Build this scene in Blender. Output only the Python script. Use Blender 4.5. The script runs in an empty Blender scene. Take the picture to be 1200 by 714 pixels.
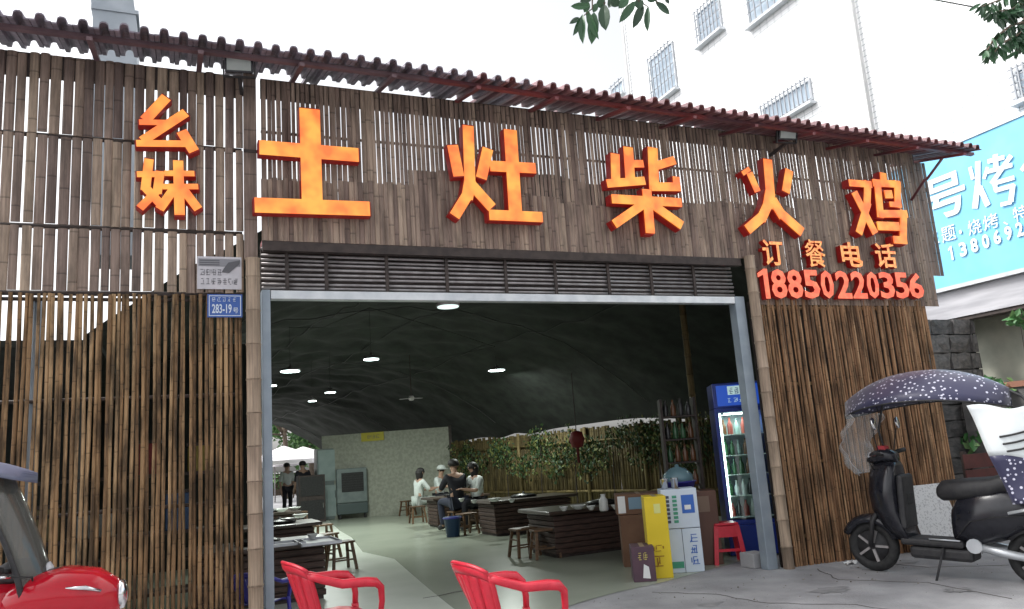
import bpy, bmesh, math, random
from mathutils import Vector, Matrix
R = math.radians
rnd = random.Random(7)
S = bpy.context.scene
COL = S.collection

# ------------------------------------------------------------------ camera
FOC, CX, CY, EYE = 930.0, 600.0, 357.0, 1.42      # photograph is 1200 x 714
up = Vector((-351, -4912, FOC)).normalized()
xa = Vector((2210, 18, FOC)).normalized()
xa = (xa - up * xa.dot(up)).normalized()
ya = up.cross(xa)
ROT = Matrix((xa, ya, up))                         # camera (right, down, forward) -> world
CAM = Vector((0, -7.25, EYE))
cd = bpy.data.cameras.new('camera'); cam = bpy.data.objects.new('camera', cd); COL.objects.link(cam)
rw = ROT @ Vector((1, 0, 0)); dw = ROT @ Vector((0, 1, 0)); fw = ROT @ Vector((0, 0, 1))
m = Matrix((rw, -dw, -fw)).transposed().to_4x4(); m.translation = CAM
cam.matrix_world = m
cd.sensor_fit = 'HORIZONTAL'; cd.sensor_width = 36; cd.lens = 36 * FOC / 1200
cd.clip_start = 0.05; cd.clip_end = 3000
S.camera = cam

# ------------------------------------------------------------------ sky, sun, exposure (bright overcast)
SUN_EL, SUN_AZ = R(52), R(-62)                     # azimuth from +Y towards +X: behind the facade, from the left
W = bpy.data.worlds.new('World'); S.world = W; W.use_nodes = True
nt = W.node_tree; nt.nodes.clear()
sky = nt.nodes.new('ShaderNodeTexSky'); sky.sky_type = 'NISHITA'; sky.sun_disc = False
sky.sun_elevation = SUN_EL; sky.sun_rotation = SUN_AZ
sky.air_density = 1.0; sky.dust_density = 4.0; sky.ozone_density = 1.0
hs = nt.nodes.new('ShaderNodeHueSaturation'); hs.inputs['Saturation'].default_value = 0.15; hs.inputs['Value'].default_value = 1.2
bg = nt.nodes.new('ShaderNodeBackground'); bg.inputs['Strength'].default_value = 0.15
ow = nt.nodes.new('ShaderNodeOutputWorld')
nt.links.new(sky.outputs[0], hs.inputs['Color']); nt.links.new(hs.outputs[0], bg.inputs['Color']); nt.links.new(bg.outputs[0], ow.inputs[0])
sl = bpy.data.lights.new('sun', 'SUN'); sl.energy = 1.5; sl.angle = R(14); sl.color = (1, .97, .92)
so = bpy.data.objects.new('sun', sl); COL.objects.link(so)
sd = Vector((math.sin(SUN_AZ) * math.cos(SUN_EL), math.cos(SUN_AZ) * math.cos(SUN_EL), math.sin(SUN_EL)))
so.rotation_euler = sd.to_track_quat('Z', 'Y').to_euler()
S.view_settings.view_transform = 'Standard'; S.view_settings.look = 'None'
S.view_settings.exposure = 0.85; S.view_settings.gamma = 1
S.view_settings.use_curve_mapping = False
try:
    S.cycles.max_bounces = 8; S.cycles.use_denoising = True; S.cycles.sample_clamp_indirect = 6
except Exception: pass

# ------------------------------------------------------------------ photograph pixel -> point in the place
def ray(px, py): return ROT @ Vector((px - CX, py - CY, FOC))
def onY(px, py, y=0.0):
    d = ray(px, py); return CAM + d * ((y - CAM.y) / d.y)
def onX(px, py, x):
    d = ray(px, py); return CAM + d * ((x - CAM.x) / d.x)
def onZ(px, py, z=0.0):
    d = ray(px, py); return CAM + d * ((z - CAM.z) / d.z)
def gz(x, y):                                       # the concrete falls away towards the street and to the right
    z = 0.0
    if x > 6.1: z -= 0.02 * min(x - 6.1, 4.0)
    if y < -.3: z -= 0.02 * min(-.3 - y, 3.0)
    return z
def onG(px, py):
    z = 0
    for _ in range(25):
        p = onZ(px, py, z); z = .5 * z + .5 * gz(p.x, p.y)
    return p

# ------------------------------------------------------------------ materials
MATS = {}
def mat(name, col, rough=.6, col2=None, nscale=8.0, stretch=(1, 1, 1), bump=0.0, bscale=40.0, metal=0.0, emit=None, estr=0.0,
        rand=0.0, alpha=1.0, trans=0.0, space='Object', contrast=(.35, .65), spec=.5, detail=5.0):
    if name in MATS: return MATS[name]
    M = bpy.data.materials.new(name); M.use_nodes = True; MATS[name] = M
    t = M.node_tree; n = t.nodes; l = t.links
    b = n['Principled BSDF']
    b.inputs['Base Color'].default_value = (*col, 1); b.inputs['Roughness'].default_value = rough
    b.inputs['Metallic'].default_value = metal; b.inputs['Alpha'].default_value = alpha
    b.inputs['Specular IOR Level'].default_value = spec
    if trans: b.inputs['Transmission Weight'].default_value = trans
    if emit: b.inputs['Emission Color'].default_value = (*emit, 1); b.inputs['Emission Strength'].default_value = estr
    tc = n.new('ShaderNodeTexCoord'); mp = n.new('ShaderNodeMapping'); mp.inputs['Scale'].default_value = stretch
    if space == 'World':
        ge = n.new('ShaderNodeNewGeometry'); l.new(ge.outputs['Position'], mp.inputs[0])
    else: l.new(tc.outputs['Object'], mp.inputs[0])
    last = None
    if col2:
        nz = n.new('ShaderNodeTexNoise'); nz.inputs['Scale'].default_value = nscale; nz.inputs['Detail'].default_value = detail
        l.new(mp.outputs[0], nz.inputs['Vector'])
        cr = n.new('ShaderNodeValToRGB'); cr.color_ramp.elements[0].position = contrast[0]; cr.color_ramp.elements[1].position = contrast[1]
        cr.color_ramp.elements[0].color = (*col, 1); cr.color_ramp.elements[1].color = (*col2, 1)
        l.new(nz.outputs['Fac'], cr.inputs[0]); last = cr.outputs[0]
        l.new(last, b.inputs['Base Color'])
    if rand:
        oi = n.new('ShaderNodeObjectInfo'); mr = n.new('ShaderNodeMapRange')
        mr.inputs['To Min'].default_value = 1 - rand; mr.inputs['To Max'].default_value = 1 + rand
        l.new(oi.outputs['Random'], mr.inputs['Value'])
        hv = n.new('ShaderNodeHueSaturation'); hv.inputs['Color'].default_value = (*col, 1)
        if last: l.new(last, hv.inputs['Color'])
        l.new(mr.outputs[0], hv.inputs['Value']); l.new(hv.outputs[0], b.inputs['Base Color'])
    if bump:
        n2 = n.new('ShaderNodeTexNoise'); n2.inputs['Scale'].default_value = bscale; n2.inputs['Detail'].default_value = 6
        l.new(mp.outputs[0], n2.inputs['Vector'])
        bp = n.new('ShaderNodeBump'); bp.inputs['Strength'].default_value = bump; bp.inputs['Distance'].default_value = .01
        l.new(n2.outputs['Fac'], bp.inputs['Height']); l.new(bp.outputs[0], b.inputs['Normal'])
    return M

def bamboo(name, c1, c2, c3, burn=.6, node_len=.33, grey=0.0):
    """bamboo cane: colour per piece, streaks along the cane, dark node rings, burnt patches"""
    M = bpy.data.materials.new(name); M.use_nodes = True; MATS[name] = M
    t = M.node_tree; n = t.nodes; l = t.links; b = n['Principled BSDF']
    oi = n.new('ShaderNodeObjectInfo'); ge = n.new('ShaderNodeNewGeometry'); tc = n.new('ShaderNodeTexCoord')
    cr = n.new('ShaderNodeValToRGB'); e = cr.color_ramp.elements
    e[0].color = (*c1, 1); e[1].color = (*c3, 1); k = e.new(.5); k.color = (*c2, 1)
    l.new(oi.outputs['Random'], cr.inputs[0])
    mp = n.new('ShaderNodeMapping'); mp.inputs['Scale'].default_value = (60, 60, 2.2)
    l.new(ge.outputs['Position'], mp.inputs[0])
    nz = n.new('ShaderNodeTexNoise'); nz.inputs['Scale'].default_value = 1; nz.inputs['Detail'].default_value = 4
    l.new(mp.outputs[0], nz.inputs['Vector'])
    m1 = n.new('ShaderNodeMapRange'); m1.inputs['From Min'].default_value = .3; m1.inputs['From Max'].default_value = .7
    m1.inputs['To Min'].default_value = .72; m1.inputs['To Max'].default_value = 1.22
    l.new(nz.outputs['Fac'], m1.inputs['Value'])
    # burnt / mouldy patches, each cane its own
    mp2 = n.new('ShaderNodeMapping'); mp2.inputs['Scale'].default_value = (9, 9, 2.0); l.new(ge.outputs['Position'], mp2.inputs[0])
    nb = n.new('ShaderNodeTexNoise'); nb.inputs['Scale'].default_value = 1; nb.inputs['Detail'].default_value = 5; nb.inputs['Roughness'].default_value = .65
    l.new(mp2.outputs[0], nb.inputs['Vector'])
    m2 = n.new('ShaderNodeMapRange'); m2.inputs['From Min'].default_value = .42; m2.inputs['From Max'].default_value = .60
    m2.inputs['To Min'].default_value = 1.0; m2.inputs['To Max'].default_value = 1 - burn
    l.new(nb.outputs['Fac'], m2.inputs['Value'])
    # node rings
    sx = n.new('ShaderNodeSeparateXYZ'); l.new(ge.outputs['Position'], sx.inputs[0])
    r7 = n.new('ShaderNodeMath'); r7.operation = 'MULTIPLY_ADD'; r7.inputs[1].default_value = 7.31; l.new(oi.outputs['Random'], r7.inputs[0]); l.new(sx.outputs[2], r7.inputs[2])
    dv = n.new('ShaderNodeMath'); dv.operation = 'DIVIDE'; dv.inputs[1].default_value = node_len; l.new(r7.outputs[0], dv.inputs[0])
    fr = n.new('ShaderNodeMath'); fr.operation = 'FRACT'; l.new(dv.outputs[0], fr.inputs[0])
    m3 = n.new('ShaderNodeMapRange'); m3.inputs['From Min'].default_value = .0; m3.inputs['From Max'].default_value = .045
    m3.inputs['To Min'].default_value = .45; m3.inputs['To Max'].default_value = 1.0; l.new(fr.outputs[0], m3.inputs['Value'])
    a = n.new('ShaderNodeMath'); a.operation = 'MULTIPLY'; l.new(m1.outputs[0], a.inputs[0]); l.new(m2.outputs[0], a.inputs[1])
    a2 = n.new('ShaderNodeMath'); a2.operation = 'MULTIPLY'; l.new(a.outputs[0], a2.inputs[0]); l.new(m3.outputs[0], a2.inputs[1])
    hv = n.new('ShaderNodeHueSaturation'); l.new(cr.outputs[0], hv.inputs['Color']); l.new(a2.outputs[0], hv.inputs['Value'])
    hv.inputs['Saturation'].default_value = 1 - grey
    l.new(hv.outputs[0], b.inputs['Base Color']); b.inputs['Roughness'].default_value = .62; b.inputs['Specular IOR Level'].default_value = .3
    bp = n.new('ShaderNodeBump'); bp.inputs['Strength'].default_value = .4; bp.inputs['Distance'].default_value = .004
    l.new(a2.outputs[0], bp.inputs['Height']); l.new(bp.outputs[0], b.inputs['Normal'])
    return M

# ------------------------------------------------------------------ mesh helpers
class MB:
    def __init__(s): s.v = []; s.f = []; s.mi = []; s.cur = 0
    def add(s, vs, fs):
        o = len(s.v); s.v += [tuple(v) for v in vs]; s.f += [tuple(i + o for i in f) for f in fs]; s.mi += [s.cur] * len(fs)
    def box(s, lo, hi, M=None, taper=0.0):
        x0, y0, z0 = lo; x1, y1, z1 = hi
        tx = (x1 - x0) * taper / 2; ty = (y1 - y0) * taper / 2
        vs = [Vector(p) for p in ((x0, y0, z0), (x1, y0, z0), (x1, y1, z0), (x0, y1, z0), (x0 + tx, y0 + ty, z1), (x1 - tx, y0 + ty, z1), (x1 - tx, y1 - ty, z1), (x0 + tx, y1 - ty, z1))]
        if M is not None: vs = [M @ v for v in vs]
        s.add(vs, [(3, 2, 1, 0), (4, 5, 6, 7), (0, 1, 5, 4), (1, 2, 6, 5), (2, 3, 7, 6), (3, 0, 4, 7)]); return s
    def bar(s, a, b, w, d=None, hint=Vector((0, 0, 1))):       # rectangular bar from a to b
        a = Vector(a); b = Vector(b); d = d or w; t = (b - a).normalized()
        if abs(t.dot(hint)) > .95: hint = Vector((0, 1, 0))
        u = t.cross(hint).normalized(); v = u.cross(t).normalized()
        vs = [p + u * (i * w / 2) + v * (j * d / 2) for p in (a, b) for i, j in ((-1, -1), (1, -1), (1, 1), (-1, 1))]
        s.add(vs, [(3, 2, 1, 0), (4, 5, 6, 7), (0, 1, 5, 4), (1, 2, 6, 5), (2, 3, 7, 6), (3, 0, 4, 7)]); return s
    def tube(s, pts, r, seg=8, cap=True, flat=1.0):
        pts = [Vector(p) for p in pts]; n = len(pts); rs = r if isinstance(r, (list, tuple)) else [r] * n
        rings = []; pu = None
        for i, p in enumerate(pts):
            t = (pts[min(i + 1, n - 1)] - pts[max(i - 1, 0)]).normalized()
            if pu is None: pu = t.orthogonal().normalized() if abs(t.z) < .95 else Vector((1, 0, 0))
            u = (pu - t * pu.dot(t)).normalized(); pu = u; v = t.cross(u)
            rings.append([p + (u * math.cos(2 * math.pi * k / seg) + v * math.sin(2 * math.pi * k / seg) * flat) * rs[i] for k in range(seg)])
        vs = [q for rg in rings for q in rg]
        fs = [(i * seg + k, i * seg + (k + 1) % seg, (i + 1) * seg + (k + 1) % seg, (i + 1) * seg + k) for i in range(n - 1) for k in range(seg)]
        if cap: fs += [tuple(reversed(range(seg))), tuple(range((n - 1) * seg, n * seg))]
        s.add(vs, fs); return s
    def lathe(s, prof, c=(0, 0, 0), seg=20, M=None):
        c = Vector(c); vs = []
        for r, z in prof:
            for k in range(seg):
                p = Vector((r * math.cos(2 * math.pi * k / seg), r * math.sin(2 * math.pi * k / seg), z))
                vs.append((M @ p if M is not None else p) + c)
        n = len(prof)
        fs = [(i * seg + k, i * seg + (k + 1) % seg, (i + 1) * seg + (k + 1) % seg, (i + 1) * seg + k) for i in range(n - 1) for k in range(seg)]
        if prof[0][0] > 1e-4: fs.append(tuple(reversed(range(seg))))
        if prof[-1][0] > 1e-4: fs.append(tuple(range((n - 1) * seg, n * seg)))
        s.add(vs, fs); return s
    def prism(s, poly, ext):                                    # polygon of 3-D points pushed along ext
        ext = Vector(ext); poly = [Vector(p) for p in poly]; n = len(poly)
        s.add(poly + [p + ext for p in poly], [tuple(reversed(range(n))), tuple(range(n, 2 * n))] + [(k, (k + 1) % n, n + (k + 1) % n, n + k) for k in range(n)]); return s
    def grid(s, fn, nu, nv):
        vs = [fn(i / nu, j / nv) for j in range(nv + 1) for i in range(nu + 1)]
        s.add(vs, [(j * (nu + 1) + i, j * (nu + 1) + i + 1, (j + 1) * (nu + 1) + i + 1, (j + 1) * (nu + 1) + i) for j in range(nv) for i in range(nu)]); return s
    def loft(s, rings, cap=True):
        n = len(rings[0]); o = len(rings)
        fs = [(i * n + k, i * n + (k + 1) % n, (i + 1) * n + (k + 1) % n, (i + 1) * n + k) for i in range(o - 1) for k in range(n)]
        if cap: fs += [tuple(reversed(range(n))), tuple(range((o - 1) * n, o * n))]
        s.add([q for r in rings for q in r], fs); return s
    def mesh(s, name, mats):
        me = bpy.data.meshes.new(name); me.from_pydata(s.v, [], s.f)
        for mm in (mats if isinstance(mats, (list, tuple)) else [mats]): me.materials.append(mm)
        if any(s.mi): me.polygons.foreach_set('material_index', s.mi)
        bm = bmesh.new(); bm.from_mesh(me); bmesh.ops.recalc_face_normals(bm, faces=bm.faces); bm.to_mesh(me); bm.free()
        return me
    def build(s, name, mats, parent=None, smooth=False, bevel=0.0, solid=0.0, sub=0, loc=None):
        me = s.mesh(name, mats)
        if smooth:
            for p in me.polygons: p.use_smooth = True
        o = bpy.data.objects.new(name, me); COL.objects.link(o)
        if parent is not None: o.parent = parent
        if loc is not None: o.location = loc
        if solid:
            md = o.modifiers.new('solid', 'SOLIDIFY'); md.thickness = solid; md.offset = 0
        if bevel:
            md = o.modifiers.new('bevel', 'BEVEL'); md.width = bevel; md.segments = 2; md.limit_method = 'ANGLE'
        if sub:
            md = o.modifiers.new('sub', 'SUBSURF'); md.levels = sub; md.render_levels = sub
        return o
def tag(o, label=None, cat=None, group=None, kind=None):
    if label: o['label'] = label
    if cat: o['category'] = cat
    if group: o['group'] = group
    if kind: o['kind'] = kind
    return o
def thing(name, label, cat, loc=(0, 0, 0), rz=0.0, group=None, rot=None):
    o = bpy.data.objects.new(name, None); COL.objects.link(o); o.location = loc
    o.rotation_euler = rot if rot else (0, 0, rz); o.empty_display_size = .2
    return tag(o, label, cat, group)
def inst(name, me, loc, rot=(0, 0, 0), scale=(1, 1, 1), parent=None):
    o = bpy.data.objects.new(name, me); COL.objects.link(o); o.location = loc; o.rotation_euler = rot; o.scale = scale
    if parent is not None: o.parent = parent
    return o
KIDS = {}
def copy_tree(o, loc=None, rz=None, label=None, parent=None):
    c = o.copy(); COL.objects.link(c); c.parent = parent
    if loc is not None: c.location = loc
    if rz is not None: c.rotation_euler = (0, 0, rz)
    if label: c['label'] = label
    for ch in list(o.children): copy_tree(ch, parent=c)
    return c
def text_mesh(body, bold=0.0, depth=0.0, res=3):
    cu = bpy.data.curves.new('t', 'FONT'); cu.body = body; cu.extrude = depth; cu.offset = bold; cu.resolution_u = res
    o = bpy.data.objects.new('t', cu); COL.objects.link(o); bpy.context.view_layer.update()
    dg = bpy.context.evaluated_depsgraph_get()
    me = bpy.data.meshes.new_from_object(o.evaluated_get(dg)); bpy.data.objects.remove(o)
    xs = [v.co.x for v in me.vertices]; ys = [v.co.y for v in me.vertices]
    x0, x1, y0, y1 = min(xs), max(xs), min(ys), max(ys)
    for v in me.vertices: v.co.x = (v.co.x - x0) / (x1 - x0); v.co.y = (v.co.y - y0) / (y1 - y0)
    return me                                                   # unit box in x, y
def place_text(body, name, material, origin, ux, uy, parent=None, bold=0.0, depth=0.0, extra=None):
    if body == '1':
        me = bpy.data.meshes.new('one'); me.from_pydata([(.5, 0, 0), (1, 0, 0), (1, 1, 0), (.66, 1, 0), (0, .84, 0), (0, .68, 0), (.5, .78, 0)], [], [(0, 1, 2, 3, 6), (3, 4, 5, 6)])
    else: me = text_mesh(body, bold, depth)
    ux = Vector(ux); uy = Vector(uy); nz = ux.cross(uy).normalized()
    for v in me.vertices: v.co = Vector(origin) + ux * v.co.x + uy * v.co.y + nz * v.co.z
    me.materials.clear(); me.materials.append(material)
    o = bpy.data.objects.new(name, me); COL.objects.link(o)
    if parent is not None: o.parent = parent
    return o

# palette
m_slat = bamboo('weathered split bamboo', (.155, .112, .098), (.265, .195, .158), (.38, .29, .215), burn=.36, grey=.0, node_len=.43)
m_slat2 = bamboo('split bamboo mat', (.19, .135, .112), (.285, .21, .168), (.38, .29, .222), burn=.38, grey=.0, node_len=.52)
m_cane = bamboo('burnt bamboo cane', (.20, .115, .055), (.30, .18, .088), (.39, .255, .135), burn=.75)
m_cane_r = bamboo('reddish bamboo cane', (.20, .10, .05), (.32, .175, .09), (.44, .27, .15), burn=.62)
m_post = bamboo('thick pale bamboo', (.36, .27, .20), (.38, .29, .21), (.42, .32, .24), burn=.25, node_len=50)
m_fence = bamboo('dim bamboo fence', (.12, .09, .04), (.18, .135, .055), (.24, .18, .08), burn=.5)
m_dark = mat('dark timber', (.03, .022, .02), .7, (.055, .04, .035), 12, bump=.3)
m_purple = mat('greyish purple resin roof tile', (.15, .13, .16), .6, (.24, .205, .245), 14, rand=.25, bump=.2)  # greyer purple tone for the tiles along the left of the eave
m_plum = mat('plum red resin roof tile', (.17, .085, .095), .5, (.22, .105, .115), 14, rand=.3, bump=.2)
m_redtile = mat('red underside', (.2, .035, .035), .55, (.30, .06, .05), 6, rand=.3)
m_redpaint = mat('red oxide paint', (.22, .045, .045), .5, (.10, .045, .055), 2.5, bump=.2)
m_steelgrey = mat('blue grey painted steel', (.24, .29, .34), .45, (.30, .35, .40), 5, bump=.1, metal=.3)
m_silver = mat('brushed silver steel', (.50, .53, .56), .38, (.64, .66, .68), 7, metal=.5)
m_rail = mat('dull galvanised rail', (.27, .25, .25), .5, (.40, .38, .38), 9, metal=.45)
m_black = mat('black rubber', (.015, .015, .016), .75, (.03, .03, .03), 30)
m_blackpl = mat('glossy black plastic', (.012, .013, .018), .22, (.02, .02, .026), 20)
m_blackmt = mat('matt black plastic', (.02, .02, .023), .6, (.035, .034, .035), 25, bump=.15)
m_plumpaint = mat('brownish purple batten', (.10, .06, .07), .6, (.16, .10, .11), 5)  # brown purple tone for the left battens and rafters
m_red = mat('red plastic', (.62, .02, .045), .38, (.54, .015, .035), 20)
m_redgloss = mat('glossy red paint', (.48, .006, .02), .14, (.42, .005, .016), 8)
m_bluepl = mat('blue plastic', (.03, .03, .22), .4, (.04, .035, .28), 6)
m_chrome = mat('chrome', (.7, .7, .72), .15, metal=1)
m_white = mat('white paint', (.75, .75, .74), .5, (.66, .67, .67), 6)

# ------------------------------------------------------------------ setting: ground
m_conc = mat('worn concrete', (.22, .22, .228), .88, (.37, .37, .38), 1.9, bump=.8, bscale=45, space='World', contrast=(.3, .7), detail=9)
xs = [-600, -150, -40, -15] + [-8 + .5 * i for i in range(49)] + [25, 60, 200, 600]
ys = [-600, -150, -40, -16] + [-9 + .5 * i for i in range(61)] + [30, 60, 200, 900]
g = MB()
vs = [(x, y, gz(x, y)) for y in ys for x in xs]; nx = len(xs)
g.add(vs, [(j * nx + i, j * nx + i + 1, (j + 1) * nx + i + 1, (j + 1) * nx + i) for j in range(len(ys) - 1) for i in range(nx - 1)])
tag(g.build('ground', m_conc, smooth=True), kind='structure')
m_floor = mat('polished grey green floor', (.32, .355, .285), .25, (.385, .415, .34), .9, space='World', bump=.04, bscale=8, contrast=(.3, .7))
m_strip = mat('pale floor strip', (.56, .60, .52), .3, (.66, .69, .62), 1.6, space='World', bump=.06, bscale=12)  # strip in a paler tone than the floor around it
edge = [onZ(x, y, .004) for x, y in ((655, 714), (690, 703), (723, 694), (770, 684), (823, 670))]
fl = MB()
poly = [(-3.2, .35), (-.2, .3), (.5, .1), (1.5, -.5), (2.6, -.5)] + [(p.x, p.y) for p in edge] + [(6.5, .9), (11.2, 1.2), (11.2, 6), (9, 26), (-8, 26)]
fl.add([(x, y, .004) for x, y in poly], [tuple(range(len(poly)))])
tag(fl.build('interior_floor', m_floor), kind='structure')
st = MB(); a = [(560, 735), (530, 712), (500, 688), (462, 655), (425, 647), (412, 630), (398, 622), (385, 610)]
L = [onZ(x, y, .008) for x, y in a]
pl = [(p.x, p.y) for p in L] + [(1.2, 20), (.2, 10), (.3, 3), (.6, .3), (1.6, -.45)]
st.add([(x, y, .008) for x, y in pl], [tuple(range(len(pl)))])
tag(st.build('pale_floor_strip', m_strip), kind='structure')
cr = MB(); pts = [onZ(x, y, .0085) for x, y in ((496, 701), (515, 698), (532, 694), (552, 691))]
for a_, b_ in zip(pts, pts[1:]): cr.bar(a_, b_, .02, .002)
tag(cr.build('floor_crack', m_dark), kind='structure')

m_stain = mat('dark damp stain', (.19, .19, .195), .8, (.27, .27, .275), 9)
for k, (cx_, cy_, rr_) in enumerate(((5.6, -1.2, .13), (6.4, -1.9, .10), (4.4, -1.0, .09), (7.3, -.5, .14), (5.1, -2.2, .08))):
    b = MB(); r_ = random.Random(k); n_ = 22; pp_ = []
    for i in range(n_):
        a_ = 2 * math.pi * i / n_; q_ = rr_ * r_.uniform(.55, 1.15); x_ = cx_ + q_ * 1.6 * math.cos(a_); y_ = cy_ + q_ * math.sin(a_); pp_.append((x_, y_, gz(x_, y_) + .005))
    b.add(pp_, [tuple(range(n_))]); tag(b.build('ground_stain', m_stain), kind='structure')
for k, P_ in enumerate(([(4.3, -.2), (4.7, -.7), (4.8, -1.3), (5.3, -1.8), (5.4, -2.6)], [(6.3, -.3), (6.0, -.9), (6.5, -1.5), (6.4, -2.4)], [(7.0, -.2), (7.2, -.9), (7.9, -1.3)])):
    b = MB()
    for (xa_, ya_), (xb_, yb_) in zip(P_, P_[1:]):
        prev = None
        for i in range(6):
            t_ = i / 5; x_ = xa_ + (xb_ - xa_) * t_ + rnd.uniform(-.03, .03) * (0 < i < 5); y_ = ya_ + (yb_ - ya_) * t_; cur = Vector((x_, y_, gz(x_, y_) + .006))
            if prev: b.bar(prev, cur, .007, .002)
            prev = cur
    tag(b.build('ground_crack', m_dark), kind='structure')
b = MB(); r_ = random.Random(12)
for k in range(190):
    x_ = r_.uniform(3.6, 8.6); y_ = -abs(r_.gauss(0, .9)) - .05
    if y_ < -3: continue
    s_ = .003 + .009 * r_.random() ** 3; c_ = Vector((x_, y_, gz(x_, y_) + .002)); b.lathe([(s_, 0), (s_ * .8, s_ * .7), (s_ * .2, s_)], c=c_, seg=5)
tag(b.build('ground_grit', mat('grit and dry leaf crumbs', (.12, .10, .08), .9, (.35, .34, .32), 30, space='World')), 'scattered grit and leaf crumbs on the concrete', 'grit', kind='stuff')
m_thr = mat('worn steel threshold', (.2, .2, .2), .5, (.3, .3, .29), 12, metal=.4)
# ------------------------------------------------------------------ bamboo walls
def slat_mesh(r=1.0, deep=.35, seg=4, rings=3):             # half-round split cane, unit width and unit height, rounded side to -Y
    b = MB(); ringsl = []
    for i in range(rings):
        z = i / (rings - 1)
        k = 1.0
        ringsl.append([Vector((-math.cos(math.pi * j / seg) * .5 * k, -math.sin(math.pi * j / seg) * deep * k, z)) for j in range(seg + 1)])
    b.loft(ringsl); return b
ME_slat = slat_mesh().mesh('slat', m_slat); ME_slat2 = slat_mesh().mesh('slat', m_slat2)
def cane_mesh(m, n=9, seg=6):
    b = MB(); rings = []; ox = oy = 0
    for i in range(n):
        ox = ox * .6 + rnd.uniform(-.16, .16); oy = oy * .6 + rnd.uniform(-.16, .16); rr = .5 * rnd.uniform(.92, 1.06)
        rings.append([Vector((ox + rr * math.cos(2 * math.pi * k / seg), oy + rr * math.sin(2 * math.pi * k / seg), i / (n - 1))) for k in range(seg)])
    b.loft(rings); me = b.mesh('bamboo_pole', m)
    for p in me.polygons: p.use_smooth = True
    return me
TOPZ, MIDZ, HDZ = 5.06, 2.97, 3.48
Wl = thing('bamboo_wall', 'weathered wall of wide split bamboo slats with white gaps, upper left of the doorway', 'wall', (-.5, 0, MIDZ))
tiers = [(MIDZ + .03, onY(150, 268).z - .02), (onY(150, 268).z + .02, onY(150, 165).z - .015), (onY(150, 165).z + .015, TOPZ)]
x = -1.75
while x < .50:
    w = rnd.choice([.062, .068, .075, .075, .08]); gap = rnd.choice([.001, .002, .005, .009, .012, .015, .018])
    for z0, z1 in tiers:
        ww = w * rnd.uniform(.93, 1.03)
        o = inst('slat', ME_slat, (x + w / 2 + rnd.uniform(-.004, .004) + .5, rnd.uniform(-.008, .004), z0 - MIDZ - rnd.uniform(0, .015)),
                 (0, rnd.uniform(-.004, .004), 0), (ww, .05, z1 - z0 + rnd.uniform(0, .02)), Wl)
    x += w + gap
for z in (tiers[0][1] + .02, tiers[1][1] + .015, MIDZ + .01, TOPZ - .02):
    MB().tube([(-1.25, .03, z - MIDZ), (-.1, .028, z - MIDZ), (1.03, .03, z - MIDZ)], .022, 8).build('batten', m_dark, Wl, True)
MB().box((-1.25, .005, 1.90), (1.03, .06, 2.10)).build('top_board', m_dark, Wl)

Wc = thing('bamboo_wall', 'wall of narrow split bamboo slats above the left half of the doorway behind 土 and 灶', 'wall', (3, 0, HDZ))
Wd = thing('bamboo_wall', 'wall of narrow split bamboo slats at the upper right behind 柴, 火, 鸡 and the phone number', 'wall', (3, 0, HDZ))
x = .70; pan_end = 0; nslat = 0
def redge_x(z): return 9.18 - (4.99 - z) * .06
while x < 9.14:
    if x > pan_end:
        pan_end = x + rnd.choice([.6, .72, .8, .5]); jz = rnd.uniform(4.0, 4.32); jm = rnd.uniform(4.25, 4.4); off = rnd.uniform(-.006, .006)
    w = rnd.choice([.034, .038, .042, .046]); gap = rnd.choice([.003, .005, .007, .009, .010])
    jj = jz + rnd.choice([0, 0, 0, .02]); base = HDZ if x < 6.2 else 2.93
    segs = [(base, jj + .012), (jj - .006, TOPZ - .0)]
    for k, (z0, z1) in enumerate(segs):
        wk = w + gap + .003 if k == 0 else w * (1.0 if rnd.random() < .86 else 1.3)
        o = inst('slat', ME_slat2, (x + w / 2 - 3, off + rnd.uniform(-.004, .003) - (.010 if k == 0 else 0), z0 - HDZ), (0, rnd.uniform(-.003, .003), 0), (wk, .035, z1 - z0), Wc if x < 4.75 else Wd); nslat += 1
    x += w + gap
for z in (4.02, 4.55, 3.52):
    MB().tube([(.70 - 3, .035, z - HDZ), (1.74, .035, z - HDZ)], .014, 6).build('batten', m_dark, Wc, True); MB().tube([(1.75, .035, z - HDZ), (6.14, .035, z - HDZ)], .014, 6).build('batten', m_dark, Wd, True)
MB().box((.70 - 3, .005, TOPZ - HDZ - .17), (1.745, .06, TOPZ - HDZ + .012)).build('top_board', m_dark, Wc); MB().box((1.748, .005, TOPZ - HDZ - .17), (9.18 - 3, .06, TOPZ - HDZ + .012)).build('top_board', m_dark, Wd)
MB().box((.70 - 3, -.02, -.09), (6.04 - 3, .05, -.002)).build('door_header', m_dark, Wc)
# fin of the same slats standing out past the right end
Wf = thing('bamboo_fin', 'short grey bamboo panel hanging beyond the right end of the wall by the blue sign', 'panel', (9.3, .1, 3.37))
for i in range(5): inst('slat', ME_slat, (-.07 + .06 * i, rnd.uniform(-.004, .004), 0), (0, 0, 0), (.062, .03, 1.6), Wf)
MB().box((-.11, .02, .5), (.21, .045, .55)).build('batten', m_dark, Wf); MB().box((-.11, .02, 1.2), (.21, .045, 1.25)).build('batten', m_dark, Wf)

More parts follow.
